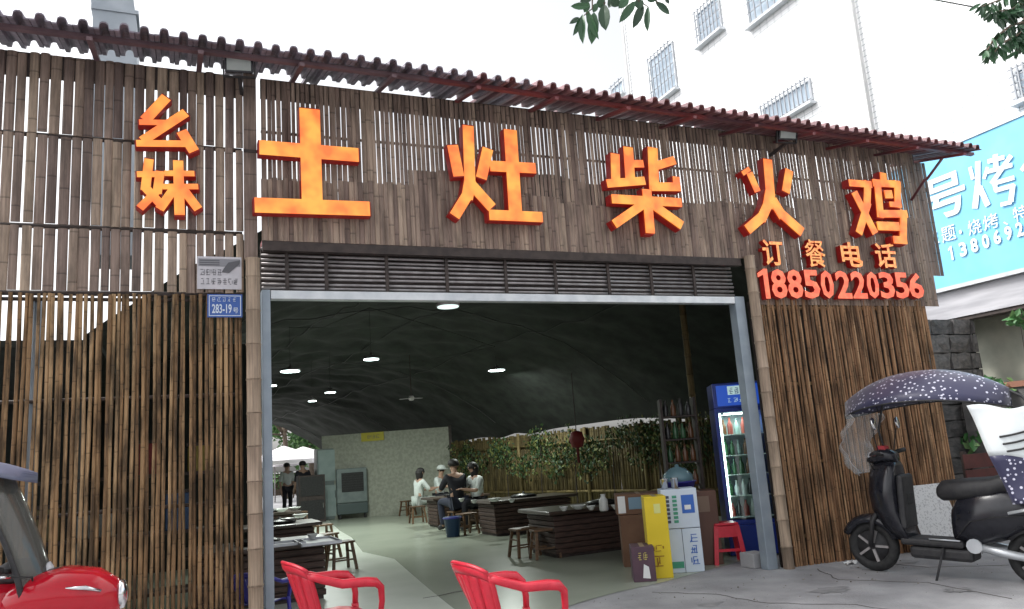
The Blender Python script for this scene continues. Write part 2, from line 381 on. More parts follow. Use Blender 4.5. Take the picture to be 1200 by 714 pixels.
canes_l = [cane_mesh(m_cane) for _ in range(4)]; canes_r = [cane_mesh(m_cane_r) for _ in range(4)]
Wll = thing('bamboo_wall', 'lower wall of thin burnt bamboo poles with see-through gaps, left of the doorway', 'wall', (-.5, 0, 0))
x = -1.85
while x < .52:
    r = rnd.uniform(.013, .0185)
    inst('bamboo_pole', rnd.choice(canes_l), (x + .5, rnd.uniform(-.012, .008), -.12), (rnd.uniform(-.003, .003), rnd.uniform(-.007, .007), rnd.uniform(0, 6)), (2 * r, 2 * r, MIDZ + .12 + rnd.uniform(-.01, .01)), Wll)
    x += rnd.uniform(.036, .044)
for z in (.35, 1.2, 2.1, 2.93): MB().tube([(-1.35, .035, z), (1.02, .035, z)], .016, 8).build('rail', m_dark, Wll, True)
MB().tube([(-.57, .09, -.1), (-.57, .09, 2.95)], .045, 8).build('steel_post', m_steelgrey, Wll, True)

Wlr = thing('bamboo_wall', 'lower wall of thin reddish brown bamboo poles, right of the doorway behind the black scooter', 'wall', (7.5, 0, 0))
x = 6.205
while x < 8.92:
    r = rnd.uniform(.013, .018)
    t_ = max(0, (x - 8.3) / .62); lean = -.035 * t_
    inst('bamboo_pole', rnd.choice(canes_r), (x - 7.5, rnd.uniform(-.012, .006), gz(x, 0) - .06), (0, rnd.uniform(-.006, .006), rnd.uniform(0, 6)), (2 * r, 2 * r, 3.0 - gz(x, 0) + .06), Wlr)
    x += rnd.uniform(.035, .042)
for z in (.3, 1.1, 2.0, 2.9): MB().tube([(-1.25, .04, z), (1.42, .04, z)], .02, 8).build('rail', m_cane, Wlr, True)
MB().box((-1.36, .062, -.25), (1.40, .09, 2.98)).build('backing_board', m_dark, Wlr)

def big_post(loc, h, label, step=.285, r=.062):
    t = thing('bamboo_post', label, 'post', loc); z = 0; i = 0
    while z < h:
        z1 = min(h, z + step * rnd.uniform(.92, 1.08))
        MB().tube([(0, 0, z), (0, 0, z + .012), (0, 0, (z + z1) / 2), (0, 0, z1 - .012), (0, 0, z1 - .004)], [r * 1.09, r * .985, r * .96, r * .985, r * 1.09], 14).build('culm_section', m_post, t, True)
        z = z1
    return t
big_post((.61, -.06, -.05), 3.35, 'thick pale jointed bamboo post at the left side of the doorway')
big_post((6.13, -.06, -.05), 3.55, 'thick pale jointed bamboo post at the right side of the doorway')
t = thing('timber_post', 'dark weathered timber post between the upper left wall and the character wall', 'post', (.60, .0, 3.3))
MB().box((-.055, -.045, 0), (.055, .03, 1.78)).build('post_shaft', m_slat, t); MB().box((-.06, -.05, 1.0), (.06, -.046, 1.03)).build('tie_band', m_dark, t)

# door frame + grille
df = thing('door_frame', 'blue grey steel door frame with a silver beam across the wide doorway', 'door frame', (3.3, .04, 0))
MB().box((.69 - 3.3, -.03, 0), (.765 - 3.3, .09, 3.03)).build('jamb', m_steelgrey, df, bevel=.006)
MB().box((5.91 - 3.3, -.03, 0), (6.045 - 3.3, .09, 3.03)).build('jamb', m_steelgrey, df, bevel=.006)
MB().box((.768 - 3.3, -.035, 2.945), (5.907 - 3.3, .06, 3.025)).build('cross_beam', m_silver, df, bevel=.006)
gr = thing('folding_grille', 'folded metal grille of horizontal tubes packed above the silver beam', 'grille', (3.3, .12, 3.04))
for k in range(9):
    z = .022 + k * .046
    MB().tube([(-2.6, rnd.uniform(-.03, .01), z + rnd.uniform(-.006, .006)), (0, rnd.uniform(-.03, .01), z + rnd.uniform(-.008, .008)), (2.68, rnd.uniform(-.03, .01), z)], .0125, 8).build('tube_rail', m_rail, gr, True)
for i, px in enumerate((336, 382, 453, 523, 592, 650, 712, 762, 812)):
    xx = onY(px, 330, .1).x - 3.3
    MB().box((xx - .016, -.055, 0), (xx + .016, -.038, .40)).build('divider', m_dark, gr)
MB().box((-2.6, .06, 0), (2.68, .1, .46)).build('backing_sheet', m_dark, gr)
MB().box((-2.6, -.07, .415), (2.68, .058, .46)).build('hood', m_redpaint, gr)
hb = onY(530, 297, .0)

# ------------------------------------------------------------------ roof edge
Rf = thing('roof_edge', 'overhanging plum red ribbed tile eave running along the top of the bamboo wall', 'roof', (4, 0, 5.1))
A = R(13)
def tile_mesh():
    b = MB(); L_ = 1.15
    prof = [(-.075, 0), (-.038, .002), (-.030, .042), (-.014, .054), (.014, .054), (.030, .042), (.038, .002), (.075, 0)]
    n = len(prof)
    top = lambda y, dz: [Vector((px_, y, pz + dz)) for px_, pz in prof]
    bot = lambda y, dz: [Vector((px_ * .94, y, pz - .012 + dz)) for px_, pz in reversed(prof)]
    b.loft([top(0, 0) + bot(0, 0), top(.28, .0) + bot(.28, .0), top(.281, .012) + bot(.281, .0), top(L_, .012) + bot(L_, 0)])
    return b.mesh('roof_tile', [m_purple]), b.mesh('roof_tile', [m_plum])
ME_tile, ME_tile2 = tile_mesh()
GAPS = [(onY(a_, 100, 0).x, onY(b_, 100, 0).x) for a_, b_ in ((-40, 108), (128, 236), (241, 262), (300, 362), (378, 515), (528, 560), (607, 668), (682, 715), (742, 775), (790, 830), (850, 884), (905, 960), (975, 1010), (1020, 1050))]

xl_, xr_ = -1.75, 9.60; nt_ = int((xr_ - xl_) / .148)
for i in range(nt_ + 1):
    xx = xl_ + i * .148; f_ = (xx - xl_) / (xr_ - xl_)
    ze = 5.0 - .13 * max(0, f_ - .3) / .7
    # ragged rear edge: some tiles are shorter, letting the sky in behind the wall top
    gap_ = any(a_ <= xx <= b_ for a_, b_ in GAPS)
    ln = (.74 + rnd.uniform(-.05, .05)) if gap_ else (1.1 + rnd.uniform(-.05, .05))
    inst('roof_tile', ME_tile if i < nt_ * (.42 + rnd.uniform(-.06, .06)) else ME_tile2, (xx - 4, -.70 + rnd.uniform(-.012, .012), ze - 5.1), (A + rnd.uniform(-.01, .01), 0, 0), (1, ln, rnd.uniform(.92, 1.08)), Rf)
for yy, nm, hh in ((-.50, 'eave_batten', .05),):
    z = 5.0 + (yy + .7) * math.tan(A) - 5.1
    for xa__, xb__, mm in ((xl_, 2.2, m_plumpaint), (2.201, 9.66, m_redpaint)):
        da, db = [-.13 * max(0, (q_ - xl_) / 11.35 - .3) / .7 for q_ in (xa__, xb__)]
        b = MB(); b.add([(q_ - 4, yy + e_, z + d_ - f_) for q_, d_ in ((xa__, da), (xb__, db)) for e_, f_ in ((-.025, hh), (.03, hh), (.03, .016), (-.025, .016))],
            [(0, 1, 2, 3), (7, 6, 5, 4), (0, 4, 5, 1), (1, 5, 6, 2), (2, 6, 7, 3), (3, 7, 4, 0)]); b.build(nm, mm, Rf)
for i in range(14):                                             # rafters under the tiles
    xx = -1.5 + i * .83; dz = -.13 * max(0, (xx - xl_) / 11.35 - .3) / .7
    M = Matrix.Translation((xx - 4, -.66, 5.0 + dz - 5.1 - .065)) @ Matrix.Rotation(A, 4, 'X')
    MB().box((-.022, 0, -.03), (.022, 1.15, .0), M).build('rafter', m_redpaint if xx > 2.2 else m_plumpaint, Rf)
# loose torn white lining showing between wall top and tiles
m_line = mat('dirty white foil lining', (.62, .62, .66), .4, (.40, .39, .42), 5, bump=.6, bscale=14)
b0 = onY(1068, 235, -.03); b1 = onY(1104, 186, -.52)
br = thing('eave_brace', 'dark bent rod bracing the right end of the eave to the wall', 'brace', b0)
MB().tube([(0, 0, 0), (b1 - b0) * .45 + Vector((.0, 0, .03)), (b1 - b0) * .52, b1 - b0], .018, 8).build('rod', m_redpaint, br, True)

def floodlight(px, py, y, label, w=.25):
    p = onY(px, py, y); t = thing('floodlight', label, 'floodlight', p, R(-8))
    Mx = Matrix.Rotation(R(22), 4, 'X')
    MB().box((-w / 2, -.03, -w * .42), (w / 2, .05, w * .42), Mx, taper=.0).build('housing', m_blackpl, t, bevel=.008)
    MB().box((-w / 2 + .018, -.038, -w * .42 + .02), (w / 2 - .018, -.0305, w * .42 - .02), Mx).build('glass_face', mat('dusty lamp glass', (.30, .34, .33), .25, (.36, .39, .37), 6), t)
    MB().bar((-w / 2 - .012, 0, 0), (-w / 2 - .012, .04, -w * .55), .012, .03).bar((w / 2 + .012, 0, 0), (w / 2 + .012, .04, -w * .55), .012, .03).bar((-w / 2 - .016, .04, -w * .55), (w / 2 + .016, .04, -w * .55), .03, .012).build('bracket', m_blackmt, t)
    MB().bar((0, .04, -w * .55), (0, .04 + (-.03 - y), -w * .62), .03, .03).build('arm', m_blackmt, t)
floodlight(280, 72, -.35, 'square black floodlight with grey glass under the eave above the left post', .24)
floodlight(922, 154, -.40, 'small dark floodlight under the eave above the fire character', .24)

# ------------------------------------------------------------------ lit channel characters
def glow(name, c1, c2, s, sc=5.0):
    M = mat(name, (.8, .25, .05), .4); n = M.node_tree.nodes; l = M.node_tree.links; b = n['Principled BSDF']
    ge = n.new('ShaderNodeNewGeometry'); nz = n.new('ShaderNodeTexNoise'); nz.inputs['Scale'].default_value = sc; nz.inputs['Detail'].default_value = 2
    l.new(ge.outputs['Position'], nz.inputs['Vector']); cr_ = n.new('ShaderNodeValToRGB')
    cr_.color_ramp.elements[0].position = .35; cr_.color_ramp.elements[1].position = .65
    cr_.color_ramp.elements[0].color = (*c1, 1); cr_.color_ramp.elements[1].color = (*c2, 1)
    l.new(nz.outputs['Fac'], cr_.inputs[0]); l.new(cr_.outputs[0], b.inputs['Emission Color']); b.inputs['Emission Strength'].default_value = s
    b.inputs['Base Color'].default_value = (.12, .03, .01, 1)
    return M
g_big = glow('orange lit acrylic', (1.0, .18, .04), (1.0, .42, .07), .66)
g_small = glow('amber lit acrylic', (1.0, .24, .08), (1.0, .52, .16), .62, 25)
g_num = glow('coral lit acrylic', (1.0, .13, .07), (1.0, .22, .11), .62, 12)
m_side = mat('deep red letter side', (.14, .006, .006), .45, emit=(.6, .012, .012), estr=.08)
YF, YB = -.16, -.035
CH = {
 '幺': ((150, 100), 4.46, [((200,62),(88,182),50),((58,192),(208,195),28),((302,143),(75,290),46),((43,303),(310,306),34),((280,240),(345,345),50)]),
 '妹': ((150, 100), 4.46, [((110,385),(90,548),42),((92,535),(188,640),42),((168,450),(152,565),40),((158,545),(62,642),38),((46,465),(187,465),30),((190,460),(347,462),28),((180,530),(367,530),28),((262,395),(270,678),46),((245,535),(165,648),42),((285,540),(367,648),42)]),
 '土': ((290, 80), 3.57, [((50,330),(465,363),60),((260,170),(272,582),78),((30,572),(512,588),62)]),
 '灶': ((515, 140), 5.492, [((185,40),(197,410),68),((85,166),(125,365),68),((312,188),(270,378),68),((198,390),(178,510),72),((190,470),(98,622),68),((205,420),(338,568),68),((325,300),(618,315),68),((455,68),(490,620),82),((320,615),(662,630),66)]),
 '柴': ((700, 160), 5.945, [((125,120),(130,330),65),((215,74),(232,322),70),((240,190),(322,190),52),((68,328),(332,308),58),((385,78),(397,372),72),((400,208),(540,165),58),((375,350),(578,352),60),((548,282),(553,375),50),((100,435),(585,462),62),((342,370),(368,675),66),((330,465),(118,612),62),((375,470),(588,622),62)]),
 '火': ((855, 175), 6.49, [((290,76),(312,340),76),((152,178),(215,322),55),((100,185),(152,148),34),((455,158),(428,325),66),((310,325),(290,440),86),((300,400),(240,535),76),((258,505),(135,612),76),((325,385),(405,515),78),((380,480),(552,632),74)]),
 '鸡': ((985, 195), 7.144, [((73,137),(262,152),58),((230,125),(222,340),68),((232,300),(155,560),66),((115,215),(292,562),64),((355,55),(362,140),64),((270,138),(500,152),60),((305,112),(335,430),66),((475,125),(478,345),62),((410,318),(507,325),44),((368,235),(430,235),68),((320,398),(555,400),62),((525,372),(520,645),66),((440,615),(550,622),62),((305,500),(487,506),72)]),
}
def stroke_char(ch, label):
    (ox, oy), sc, strokes = CH[ch]
    pts = [onY(ox + q[0] / sc, oy + q[1] / sc, YF) for st_ in strokes for q in st_[:2]]
    c = Vector((sum(p.x for p in pts) / len(pts), YB, min(p.z for p in pts)))
    t = thing('sign_character', label, 'sign letter', c, group='glowing sign characters')
    bf = MB(); bs = MB()
    for i, (a_, b_, w) in enumerate(strokes):
        A_ = onY(ox + a_[0] / sc, oy + a_[1] / sc, YF); B_ = onY(ox + b_[0] / sc, oy + b_[1] / sc, YF)
        mid = (A_ + B_) / 2; sx_ = .92 * FOC / ((ROT.transposed() @ (mid - CAM)).z)      # px per metre across the wall
        ang = math.atan2(abs(b_[1] - a_[1]), abs(b_[0] - a_[0])); pm = sx_ * (1 + .06 * math.cos(ang))
        hw = (w / sc) / pm / 2
        d = (B_ - A_).normalized(); nn = Vector((-d.z, 0, d.x)) * hw
        poly = [A_ - nn, B_ - nn, B_ + nn, A_ + nn]
        e = .0012 * i
        bs.prism([p - c + Vector((0, .006 + e, 0)) + (p - mid).normalized() * .012 for p in poly], (0, YB - YF - .02 - e, 0))
        bf.prism([p - c + Vector((0, -e, 0)) for p in poly], (0, .006 + .5 * e, 0))
    bs.build('letter_return', m_side, t); bf.build('letter_face', g_big, t)
    return t
stroke_char('幺', 'glowing orange character 幺, upper of the small pair at the far left')
stroke_char('妹', 'glowing orange character 妹 directly below 幺 at the far left')
stroke_char('土', 'glowing orange character 土, the largest, first in the row over the doorway')
stroke_char('灶', 'glowing orange character 灶, second in the row over the doorway')
stroke_char('柴', 'glowing orange character 柴, third in the row over the doorway')
stroke_char('火', 'glowing orange character 火, fourth in the row, above the telephone text')
stroke_char('鸡', 'glowing orange character 鸡, last in the row at the right wall end')
def font_char(ch, x0, y0, x1, y1, face, label, bold, yf=-.12, nm='sign_character'):
    xm = (x0 + x1) / 2; ym = (y0 + y1) / 2
    l_ = onY(x0, ym, yf); r_ = onY(x1, ym, yf); tp = onY(xm, y0, yf).z; bt = onY(xm, y1, yf).z
    c = Vector(((l_.x + r_.x) / 2, YB, bt))
    t = thing(nm, label, 'sign letter', c, group='small lit telephone sign characters')
    bm = bmesh.new()
    if ch == '1':
        vv = [bm.verts.new(q_) for q_ in ((.55, 0, 0), (1, 0, 0), (1, 1, 0), (.66, 1, 0), (0, .84, 0), (0, .70, 0), (.55, .80, 0))]
        bm.faces.new((vv[0], vv[1], vv[2], vv[3], vv[6])); bm.faces.new((vv[3], vv[4], vv[5], vv[6]))
    else: me = text_mesh(ch, bold, 0.0, 2); bm.from_mesh(me)
    for v in bm.verts: v.co = Vector((l_.x - c.x + v.co.x * (r_.x - l_.x), yf - YB, v.co.y * (tp - bt)))
    bmesh.ops.remove_doubles(bm, verts=bm.verts, dist=1e-4)
    ex = bmesh.ops.extrude_face_region(bm, geom=bm.faces[:])
    bmesh.ops.translate(bm, verts=[e for e in ex['geom'] if isinstance(e, bmesh.types.BMVert)], vec=(0, YB - yf - .01, 0))
    bmesh.ops.recalc_face_normals(bm, faces=bm.faces)
    for i, nm_, mm in ((0, 'letter_face', face), (1, 'letter_return', m_side)):
        b2 = bm.copy(); fr_ = [f for f in b2.faces if (abs(f.normal.y) > .7 and f.calc_center_median().y < (yf - YB) + .01) != (i == 0)]
        bmesh.ops.delete(b2, geom=fr_, context='FACES'); me2 = bpy.data.meshes.new(nm_); b2.to_mesh(me2); b2.free()
        me2.materials.append(mm); inst(nm_, me2, (0, 0, 0), parent=t)
    bm.free()
for ch, bx, lb in (('订', (894, 281, 918, 311), 'small amber lit character 订, first of four above the phone number'), ('餐', (944, 281, 967, 313), 'small amber lit character 餐, second of four above the phone number'),
                   ('电', (986, 284, 1010, 313), 'small amber lit character 电, third of four above the phone number'), ('话', (1026, 285, 1050, 314), 'small amber lit character 话, last of four above the phone number')):
    font_char(ch, *bx, g_small, lb, .006 if ch == '餐' else .018)
ORD = ['first', 'second', 'third', 'fourth', 'fifth', 'sixth', 'seventh', 'eighth', 'ninth', 'tenth', 'last']
for i, (d_, a_, b_) in enumerate(zip('18850220356', (889, 904, 923, 942, 962, 980, 998, 1016, 1031, 1049, 1065), (901, 922, 940.5, 960.5, 977, 997, 1015, 1030, 1048, 1065, 1082))):
    f_ = i / 10; font_char(d_, a_, 315 + 5 * f_, b_, 350, g_num, 'coral red lit digit %s, %s in the phone number' % (d_, ORD[i]), .028, nm='sign_digit')

# plates
def plate(px0, py0, px1, py1, y, label, face, name='wall_plate'):
    a_ = onY(px0, (py0 + py1) / 2, y); b_ = onY(px1, (py0 + py1) / 2, y); tp = onY((px0 + px1) / 2, py0, y).z; bt = onY((px0 + px1) / 2, py1, y).z
    t = thing(name, label, 'sign', (a_.x, y, bt)); w, h = b_.x - a_.x, tp - bt
    MB().box((0, 0, 0), (w, .006, h)).build('plate_sheet', face, t)
    return t, w, h
t, w, h = plate(231, 301, 283, 339, -.04, 'small white advertisement plate with grey print above the blue number plate', mat('white printed plate', (.45, .44, .47), .5, (.52, .5, .53), 9))
m_ink = mat('grey ink', (.09, .09, .10), .6); m_inkm = mat('pale grey ink', (.22, .22, .24), .6)
MB().box((.01, -.0035, h * .70), (w - .01, -.001, h * .93)).build('printed_band', m_inkm, t)
for k in range(3): MB().box((.02, -.006, h * (.73 + k * .065)), (w * .5, -.004, h * (.755 + k * .065))).build('printed_line', m_ink, t)
b = MB(); b.prism([(w * .55, -.008, h * .52), (w * .72, -.008, h * .5), (w * .95, -.008, h * .78), (w * .97, -.008, h * .90), (w * .7, -.008, h * .82), (w * .6, -.008, h * .64)], (0, .0015, 0)); b.build('printed_emblem', m_ink, t)
def glyphs(t, x0, z0, gw, gh, n, y, m_, adv=1.25, seed=1):       # unreadable print: clusters of little strokes
    r_ = random.Random(seed)
    for k in range(n):
        b = MB(); ox = x0 + k * gw * adv; nh = r_.choice([2, 3, 4]); e = 0
        for q in range(nh):
            zz = z0 + gh * (.08 + .84 * q / max(1, nh - 1)); b.box((ox + gw * r_.uniform(0, .35), y - e, zz - gh * .045), (ox + gw * r_.uniform(.65, 1), y + .001, zz + gh * .045)); e += .0001
        for q in r_.sample([.08, .3, .5, .72, .92], r_.choice([1, 2, 3])):
            e += .0001; za, zb_ = z0 + gh * r_.uniform(0, .4), z0 + gh * r_.uniform(.6, 1); b.box((ox + gw * (q - .05), y - .0006 - e, za), (ox + gw * (q + .05), y - .0003, zb_))
        if r_.random() < .6:
            e += .0002; q0, q1 = r_.uniform(.3, .5), r_.uniform(0, .2); b.prism([(ox + gw * q0, y - .001 - e, z0 + gh * .55), (ox + gw * (q0 + .1), y - .001 - e, z0 + gh * .55), (ox + gw * (q1 + .1), y - .001 - e, z0), (ox + gw * q1, y - .001 - e, z0)], (0, .0004, 0))
        b.build('glyph', m_, t)
glyphs(t, w * .07, h * .42, w * .10, h * .19, 4, -.0025, m_ink); glyphs(t, w * .07, h * .14, w * .10, h * .19, 7, -.0025, m_ink, seed=4)
t, w, h = plate(243, 345, 284, 372, -.045, 'small blue house number plate 283-19 with white border beside the left post', mat('blue enamel', (.03, .09, .32), .35, (.035, .10, .36), 9), 'house_number_plate')
m_wp = mat('white print', (.55, .62, .72), .5)
for lo, hi in (((.012, h - .018), (w - .012, h - .012)), ((.012, .012), (w - .012, .018)), ((.012, .0185), (.018, h - .0185)), ((w - .018, .0185), (w - .012, h - .0185))):
    MB().box((lo[0], -.003, lo[1]), (hi[0], -.0005, hi[1])).build('border_line', m_wp, t)
glyphs(t, w * .13, h * .68, w * .11, h * .18, 5, -.003, m_wp, 1.35, 9)
place_text('283-19', 'number', m_wp, (w * .13, -.003, h * .17), (w * .56, 0, 0), (0, 0, h * .40), t, .02)
place_text('号', 'character', m_wp, (w * .73, -.003, h * .18), (w * .15, 0, 0), (0, 0, h * .24), t, .01)

# ------------------------------------------------------------------ tunnel canopy
VY0, VY1 = .55, 25.0
def vault(u, s):
    y = VY0 + (VY1 - VY0) * s
    xl = -.75 - 2.6 * s; xr = min(10.75 - 5.2 * s, 8.75 + .75 * (y - VY0))
    zc = 4.55 - .85 * s ** .8; zs = 2.72 + (1.95 - 2.72) * (u if u > .5 else u * .6) - .15 * s * (1 - u)
    if u > .55: zs = 1.90 + .05 * math.sin(y * 1.9) + .16 * math.exp(-((y - 9.0) / 1.3) ** 2) + .12 * math.exp(-((y - 12.3) / .5) ** 2)
    v = 2 * u - 1; arch = 1 - abs(v) ** 2.25
    sag = .07 * math.sin(s * 23) * (1 - v * v)
    sag += .035 * math.sin(u * 61 + 3 * math.sin(y * 2.1)) * (1 - v * v) + .03 * math.sin(y * 5.3 + 4 * math.sin(u * 9)) * (1 - v * v)
    return Vector((xl + (xr - xl) * u, y, zs + (zc - zs) * arch + sag))
def vz(x, y):
    s = (y - VY0) / (VY1 - VY0); xl = -.75 - 2.6 * s; xr = min(10.75 - 5.2 * s, 8.75 + .75 * (y - VY0)); return vault((x - xl) / (xr - xl), s).z
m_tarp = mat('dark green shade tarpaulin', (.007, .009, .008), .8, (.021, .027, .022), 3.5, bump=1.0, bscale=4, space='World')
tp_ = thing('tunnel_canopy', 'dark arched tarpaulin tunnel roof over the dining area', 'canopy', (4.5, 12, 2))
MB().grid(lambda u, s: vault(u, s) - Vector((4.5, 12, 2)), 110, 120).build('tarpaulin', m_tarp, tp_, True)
m_rib = mat('dull steel hoop', (.05, .05, .05), .5)
for k in range(5):
    s = .03 + k * .23
    MB().tube([vault(i / 24, min(s, 1)) - Vector((4.5, 12, 2.03)) for i in range(1, 24)], .009, 6).build('hoop', m_rib, tp_, True)
for u_ in (.2, .38, .56, .74): MB().tube([vault(u_, i / 40) - Vector((4.5, 12, 2.02)) for i in range(41)], .008, 5).build('seam', m_rib, tp_, True)
wr = thing('lamp_wiring', 'thin sagging electric wire strung between the lamps under the tarpaulin', 'cable', (3, 6, 3.4))
MB().tube([Vector((x_, y_, z_ - .10 * (i % 2))) - Vector((3, 6, 3.4)) for i, (x_, y_, z_) in enumerate(((1.9, 7.6, 4.0), (2.4, 7.0, 4.0), (3.07, 6.17, 4.1), (4.6, 7.3, 4.05), (6.24, 8.34, 3.7), (5.0, 10.2, 3.75), (3.4, 12.1, 3.75)))], .006, 5).build('wire', m_black, wr, True)
lt = thing('side_shed', 'dark low shed roof and curtain behind the left bamboo wall', 'shed', (-3, 2, 0))
MB().box((-3.0, -1.35, 2.63), (2.35, 5.0, 2.69)).build('roof_sheet', m_tarp, lt); MB().box((-4, 4.9, 0), (onY(296, 500, 7).x + 3, 5.0, 3.6)).build('rear_curtain', m_tarp, lt)
b = MB()
for s0, s1 in zip([i / 20 for i in range(20)], [(i + 1) / 20 for i in range(20)]):
    p, q = vault(0, s0), vault(0, s1); b.add([(p.x, p.y, 0), (q.x, q.y, 0), (q.x, q.y, q.z), (p.x, p.y, p.z)], [(0, 1, 2, 3)])
b.build('left_curtain', m_tarp, lt, loc=(3, -2, 0))
# things behind the left poles
def boxthing(name, label, cat, lo, hi, m_, lid=None):
    c = Vector(((lo[0] + hi[0]) / 2, (lo[1] + hi[1]) / 2, lo[2])); t = thing(name, label, cat, c)
    MB().box(Vector(lo) - c, Vector(hi) - c).build('body', m_, t, bevel=.01)
    if lid: MB().box((lo[0] - c.x - .01, lo[1] - c.y - .01, hi[2] - lo[2] + .002), (hi[0] - c.x + .01, hi[1] - c.y + .01, hi[2] - lo[2] + .03)).build('lid', lid, t)
    return t
sh = thing('storage_shelf', 'dark storage shelf seen through the gaps of the left bamboo poles', 'shelf', (-.6, 1.5, 0))
for z in (.35, .9, 1.45): MB().box((-1, -.2, z), (1, .2, z + .03)).build('shelf_board', m_dark, sh)
for xx in (-1, .97): MB().box((xx, -.2, 0), (xx + .03, .2, 1.9)).build('upright', m_dark, sh)
for i, (xx, z, w_, h_, c_, nm, lb) in enumerate(((-1.25, .93, .26, .3, (.25, .2, .08), 'storage_tin', 'ochre tin on the shelf behind the left bamboo poles'), (-.85, .93, .3, .22, (.55, .6, .58), 'white_tub', 'pale tub on the shelf behind the left bamboo poles'),
        (-.35, 1.48, .2, .3, (.35, .03, .03), 'red_tub', 'red tub on the top shelf behind the left bamboo poles'), (-.1, .93, .25, .35, (.06, .16, .35), 'blue_tub', 'blue tub on the shelf behind the left bamboo poles'), (.1, 1.48, .2, .25, (.4, .33, .05), 'yellow_tub', 'yellow tub on the top shelf behind the left bamboo poles'),
        (-.75, .38, .35, .3, (.10, .15, .09), 'green_crate', 'green crate on the bottom shelf behind the left bamboo poles'))):
    boxthing(nm, lb, 'container', (xx, 1.38, z), (xx + w_, 1.62, z + h_), mat(nm, tuple(v * .5 for v in c_), .6, tuple(v * .3 for v in c_), 8), m_dark)

# ------------------------------------------------------------------ interior walls
m_plaster = mat('mottled stone wallpaper', (.29, .30, .25), .8, (.36, .37, .31), 13, space='World', bump=.2, bscale=18, contrast=(.4, .6))
p0 = Vector((7.05, 14.3, 0)); p1 = Vector((7.05 - 5.2, 14.3 + 2.95, 0)); dr = (p1 - p0).normalized()
pa = thing('partition_wall', 'grey green mottled partition wall at the back of the dining area', 'wall', p0, math.atan2(dr.y, dr.x))
MB().box((0, -.05, 0), ((p0 - onZ(385, 608, 0)).length, .05, 2.32)).build('wall_panel', m_plaster, pa); MB().box((-.06, -.06, 0), (0, .06, 2.36)).build('end_post', m_dark, pa)
ys_ = onZ(428, 607, 0) 
yl = thing('yellow_notice', 'small yellow notice at the top of the mottled partition wall', 'sign', p0 + dr * 2.2 + Vector((-.03, -.09, 2.08)), math.atan2(dr.y, dr.x))
MB().box((-.33, 0, 0), (.33, .01, .24)).build('board', mat('yellow card', (.42, .36, .03), .5), yl)
glyphs(yl, -.2, .07, .1, .1, 3, .012, m_ink)
f0 = Vector((7.1, 14.2, 0)); f1 = Vector((10.1, 3.7, 0)); fd = (f1 - f0); fl_ = fd.length; fd.normalize()
bf = thing('bamboo_fence', 'dim bamboo fence along the right side of the dining area', 'fence', f0, math.atan2(fd.y, fd.x))
b = MB(); x = 0
fr2 = random.Random(3)
while x < fl_:
    r = fr2.uniform(.03, .045); h_ = 1.88 + fr2.uniform(-.05, .04); b.tube([(x, fr2.uniform(-.02, .02), 0), (x, 0, h_)], r, 6); x += r * 2.1
o = b.build('fence_canes', m_fence, bf, True); o['kind'] = 'stuff'
for z in (.5, 1.6): MB().tube([(0, -.06, z), (fl_, -.06, z)], .03, 6).build('rail', m_fence, bf, True)
for i, s in enumerate((.28, .5, .66, .83)): MB().tube([(fl_ * s, -.1, 0), (fl_ * s, -.1, 1.92)], .04, 8).build('fence_post', m_fence, bf, True)
# vines
m_vine = mat('vine leaves', (.016, .045, .014), .55, (.035, .075, .02), 3, rand=.2, space='World')
m_vine2 = mat('yellow green leaves', (.11, .13, .03), .55, (.17, .18, .05), 3, space='World')
def leaf_quads(b, c, n, rx, ry, rz, size, r_, droop=.3, mi2=.0):
    for _ in range(n):
        th = r_.uniform(0, 2 * math.pi); ph = math.acos(r_.uniform(-1, 1)); rr = r_.random() ** .45
        p = Vector(c) + Vector((rx * rr * math.sin(ph) * math.cos(th), ry * rr * math.sin(ph) * math.sin(th), rz * rr * math.cos(ph)))
        d = Vector((r_.uniform(-1, 1), r_.uniform(-1, 1), r_.uniform(-1, .6) - droop)).normalized(); s_ = size * r_.uniform(.6, 1.3)
        sd_ = d.cross(Vector((r_.uniform(-1, 1), r_.uniform(-1, 1), r_.uniform(-1, 1)))).normalized() * s_ * .3; nn = d.cross(sd_).normalized() * s_ * .08
        b.cur = 1 if r_.random() < mi2 else 0
        b.add([p - d * s_ / 2, p + sd_ + nn, p + d * s_ / 2, p - sd_ + nn], [(0, 1, 2), (0, 2, 3)])
    b.cur = 0
for i, (s, w_) in enumerate(((.10, .9), (.24, 1.0), (.36, .8), (.47, .9), (.58, 1.0), (.70, .8), (.80, .7))):
    p = f0 + fd * fl_ * s; t = thing('climbing_plant', ['leafy vine on the fence next to the partition wall end', 'leafy vine with yellow leaves behind the diners in white', 'leafy vine on the fence left of the red hanging decoration', 'leafy vine on the fence beneath the red hanging decoration',
        'leafy vine on the fence right of the red hanging decoration', 'leafy vine on the fence under the bright sky gap', 'leafy vine on the fence above the stacked cartons'][i], 'vine', p + Vector((-.2, -.1, 1.0)), group='vines along the bamboo fence')
    b = MB(); r_ = random.Random(i + 20)
    for k in range(9): leaf_quads(b, (r_.uniform(-.3, .2), r_.uniform(-w_, w_) * .7, r_.uniform(.0, .8)), 85, .2, .4, .36, .085, r_, .9, .3)
    b.build('foliage', [m_vine, m_vine2], t); MB().tube([(0, 0, -1), (.05, .1, -.3), (0, -.1, .6)], .012, 5).build('stem', m_dark, t)
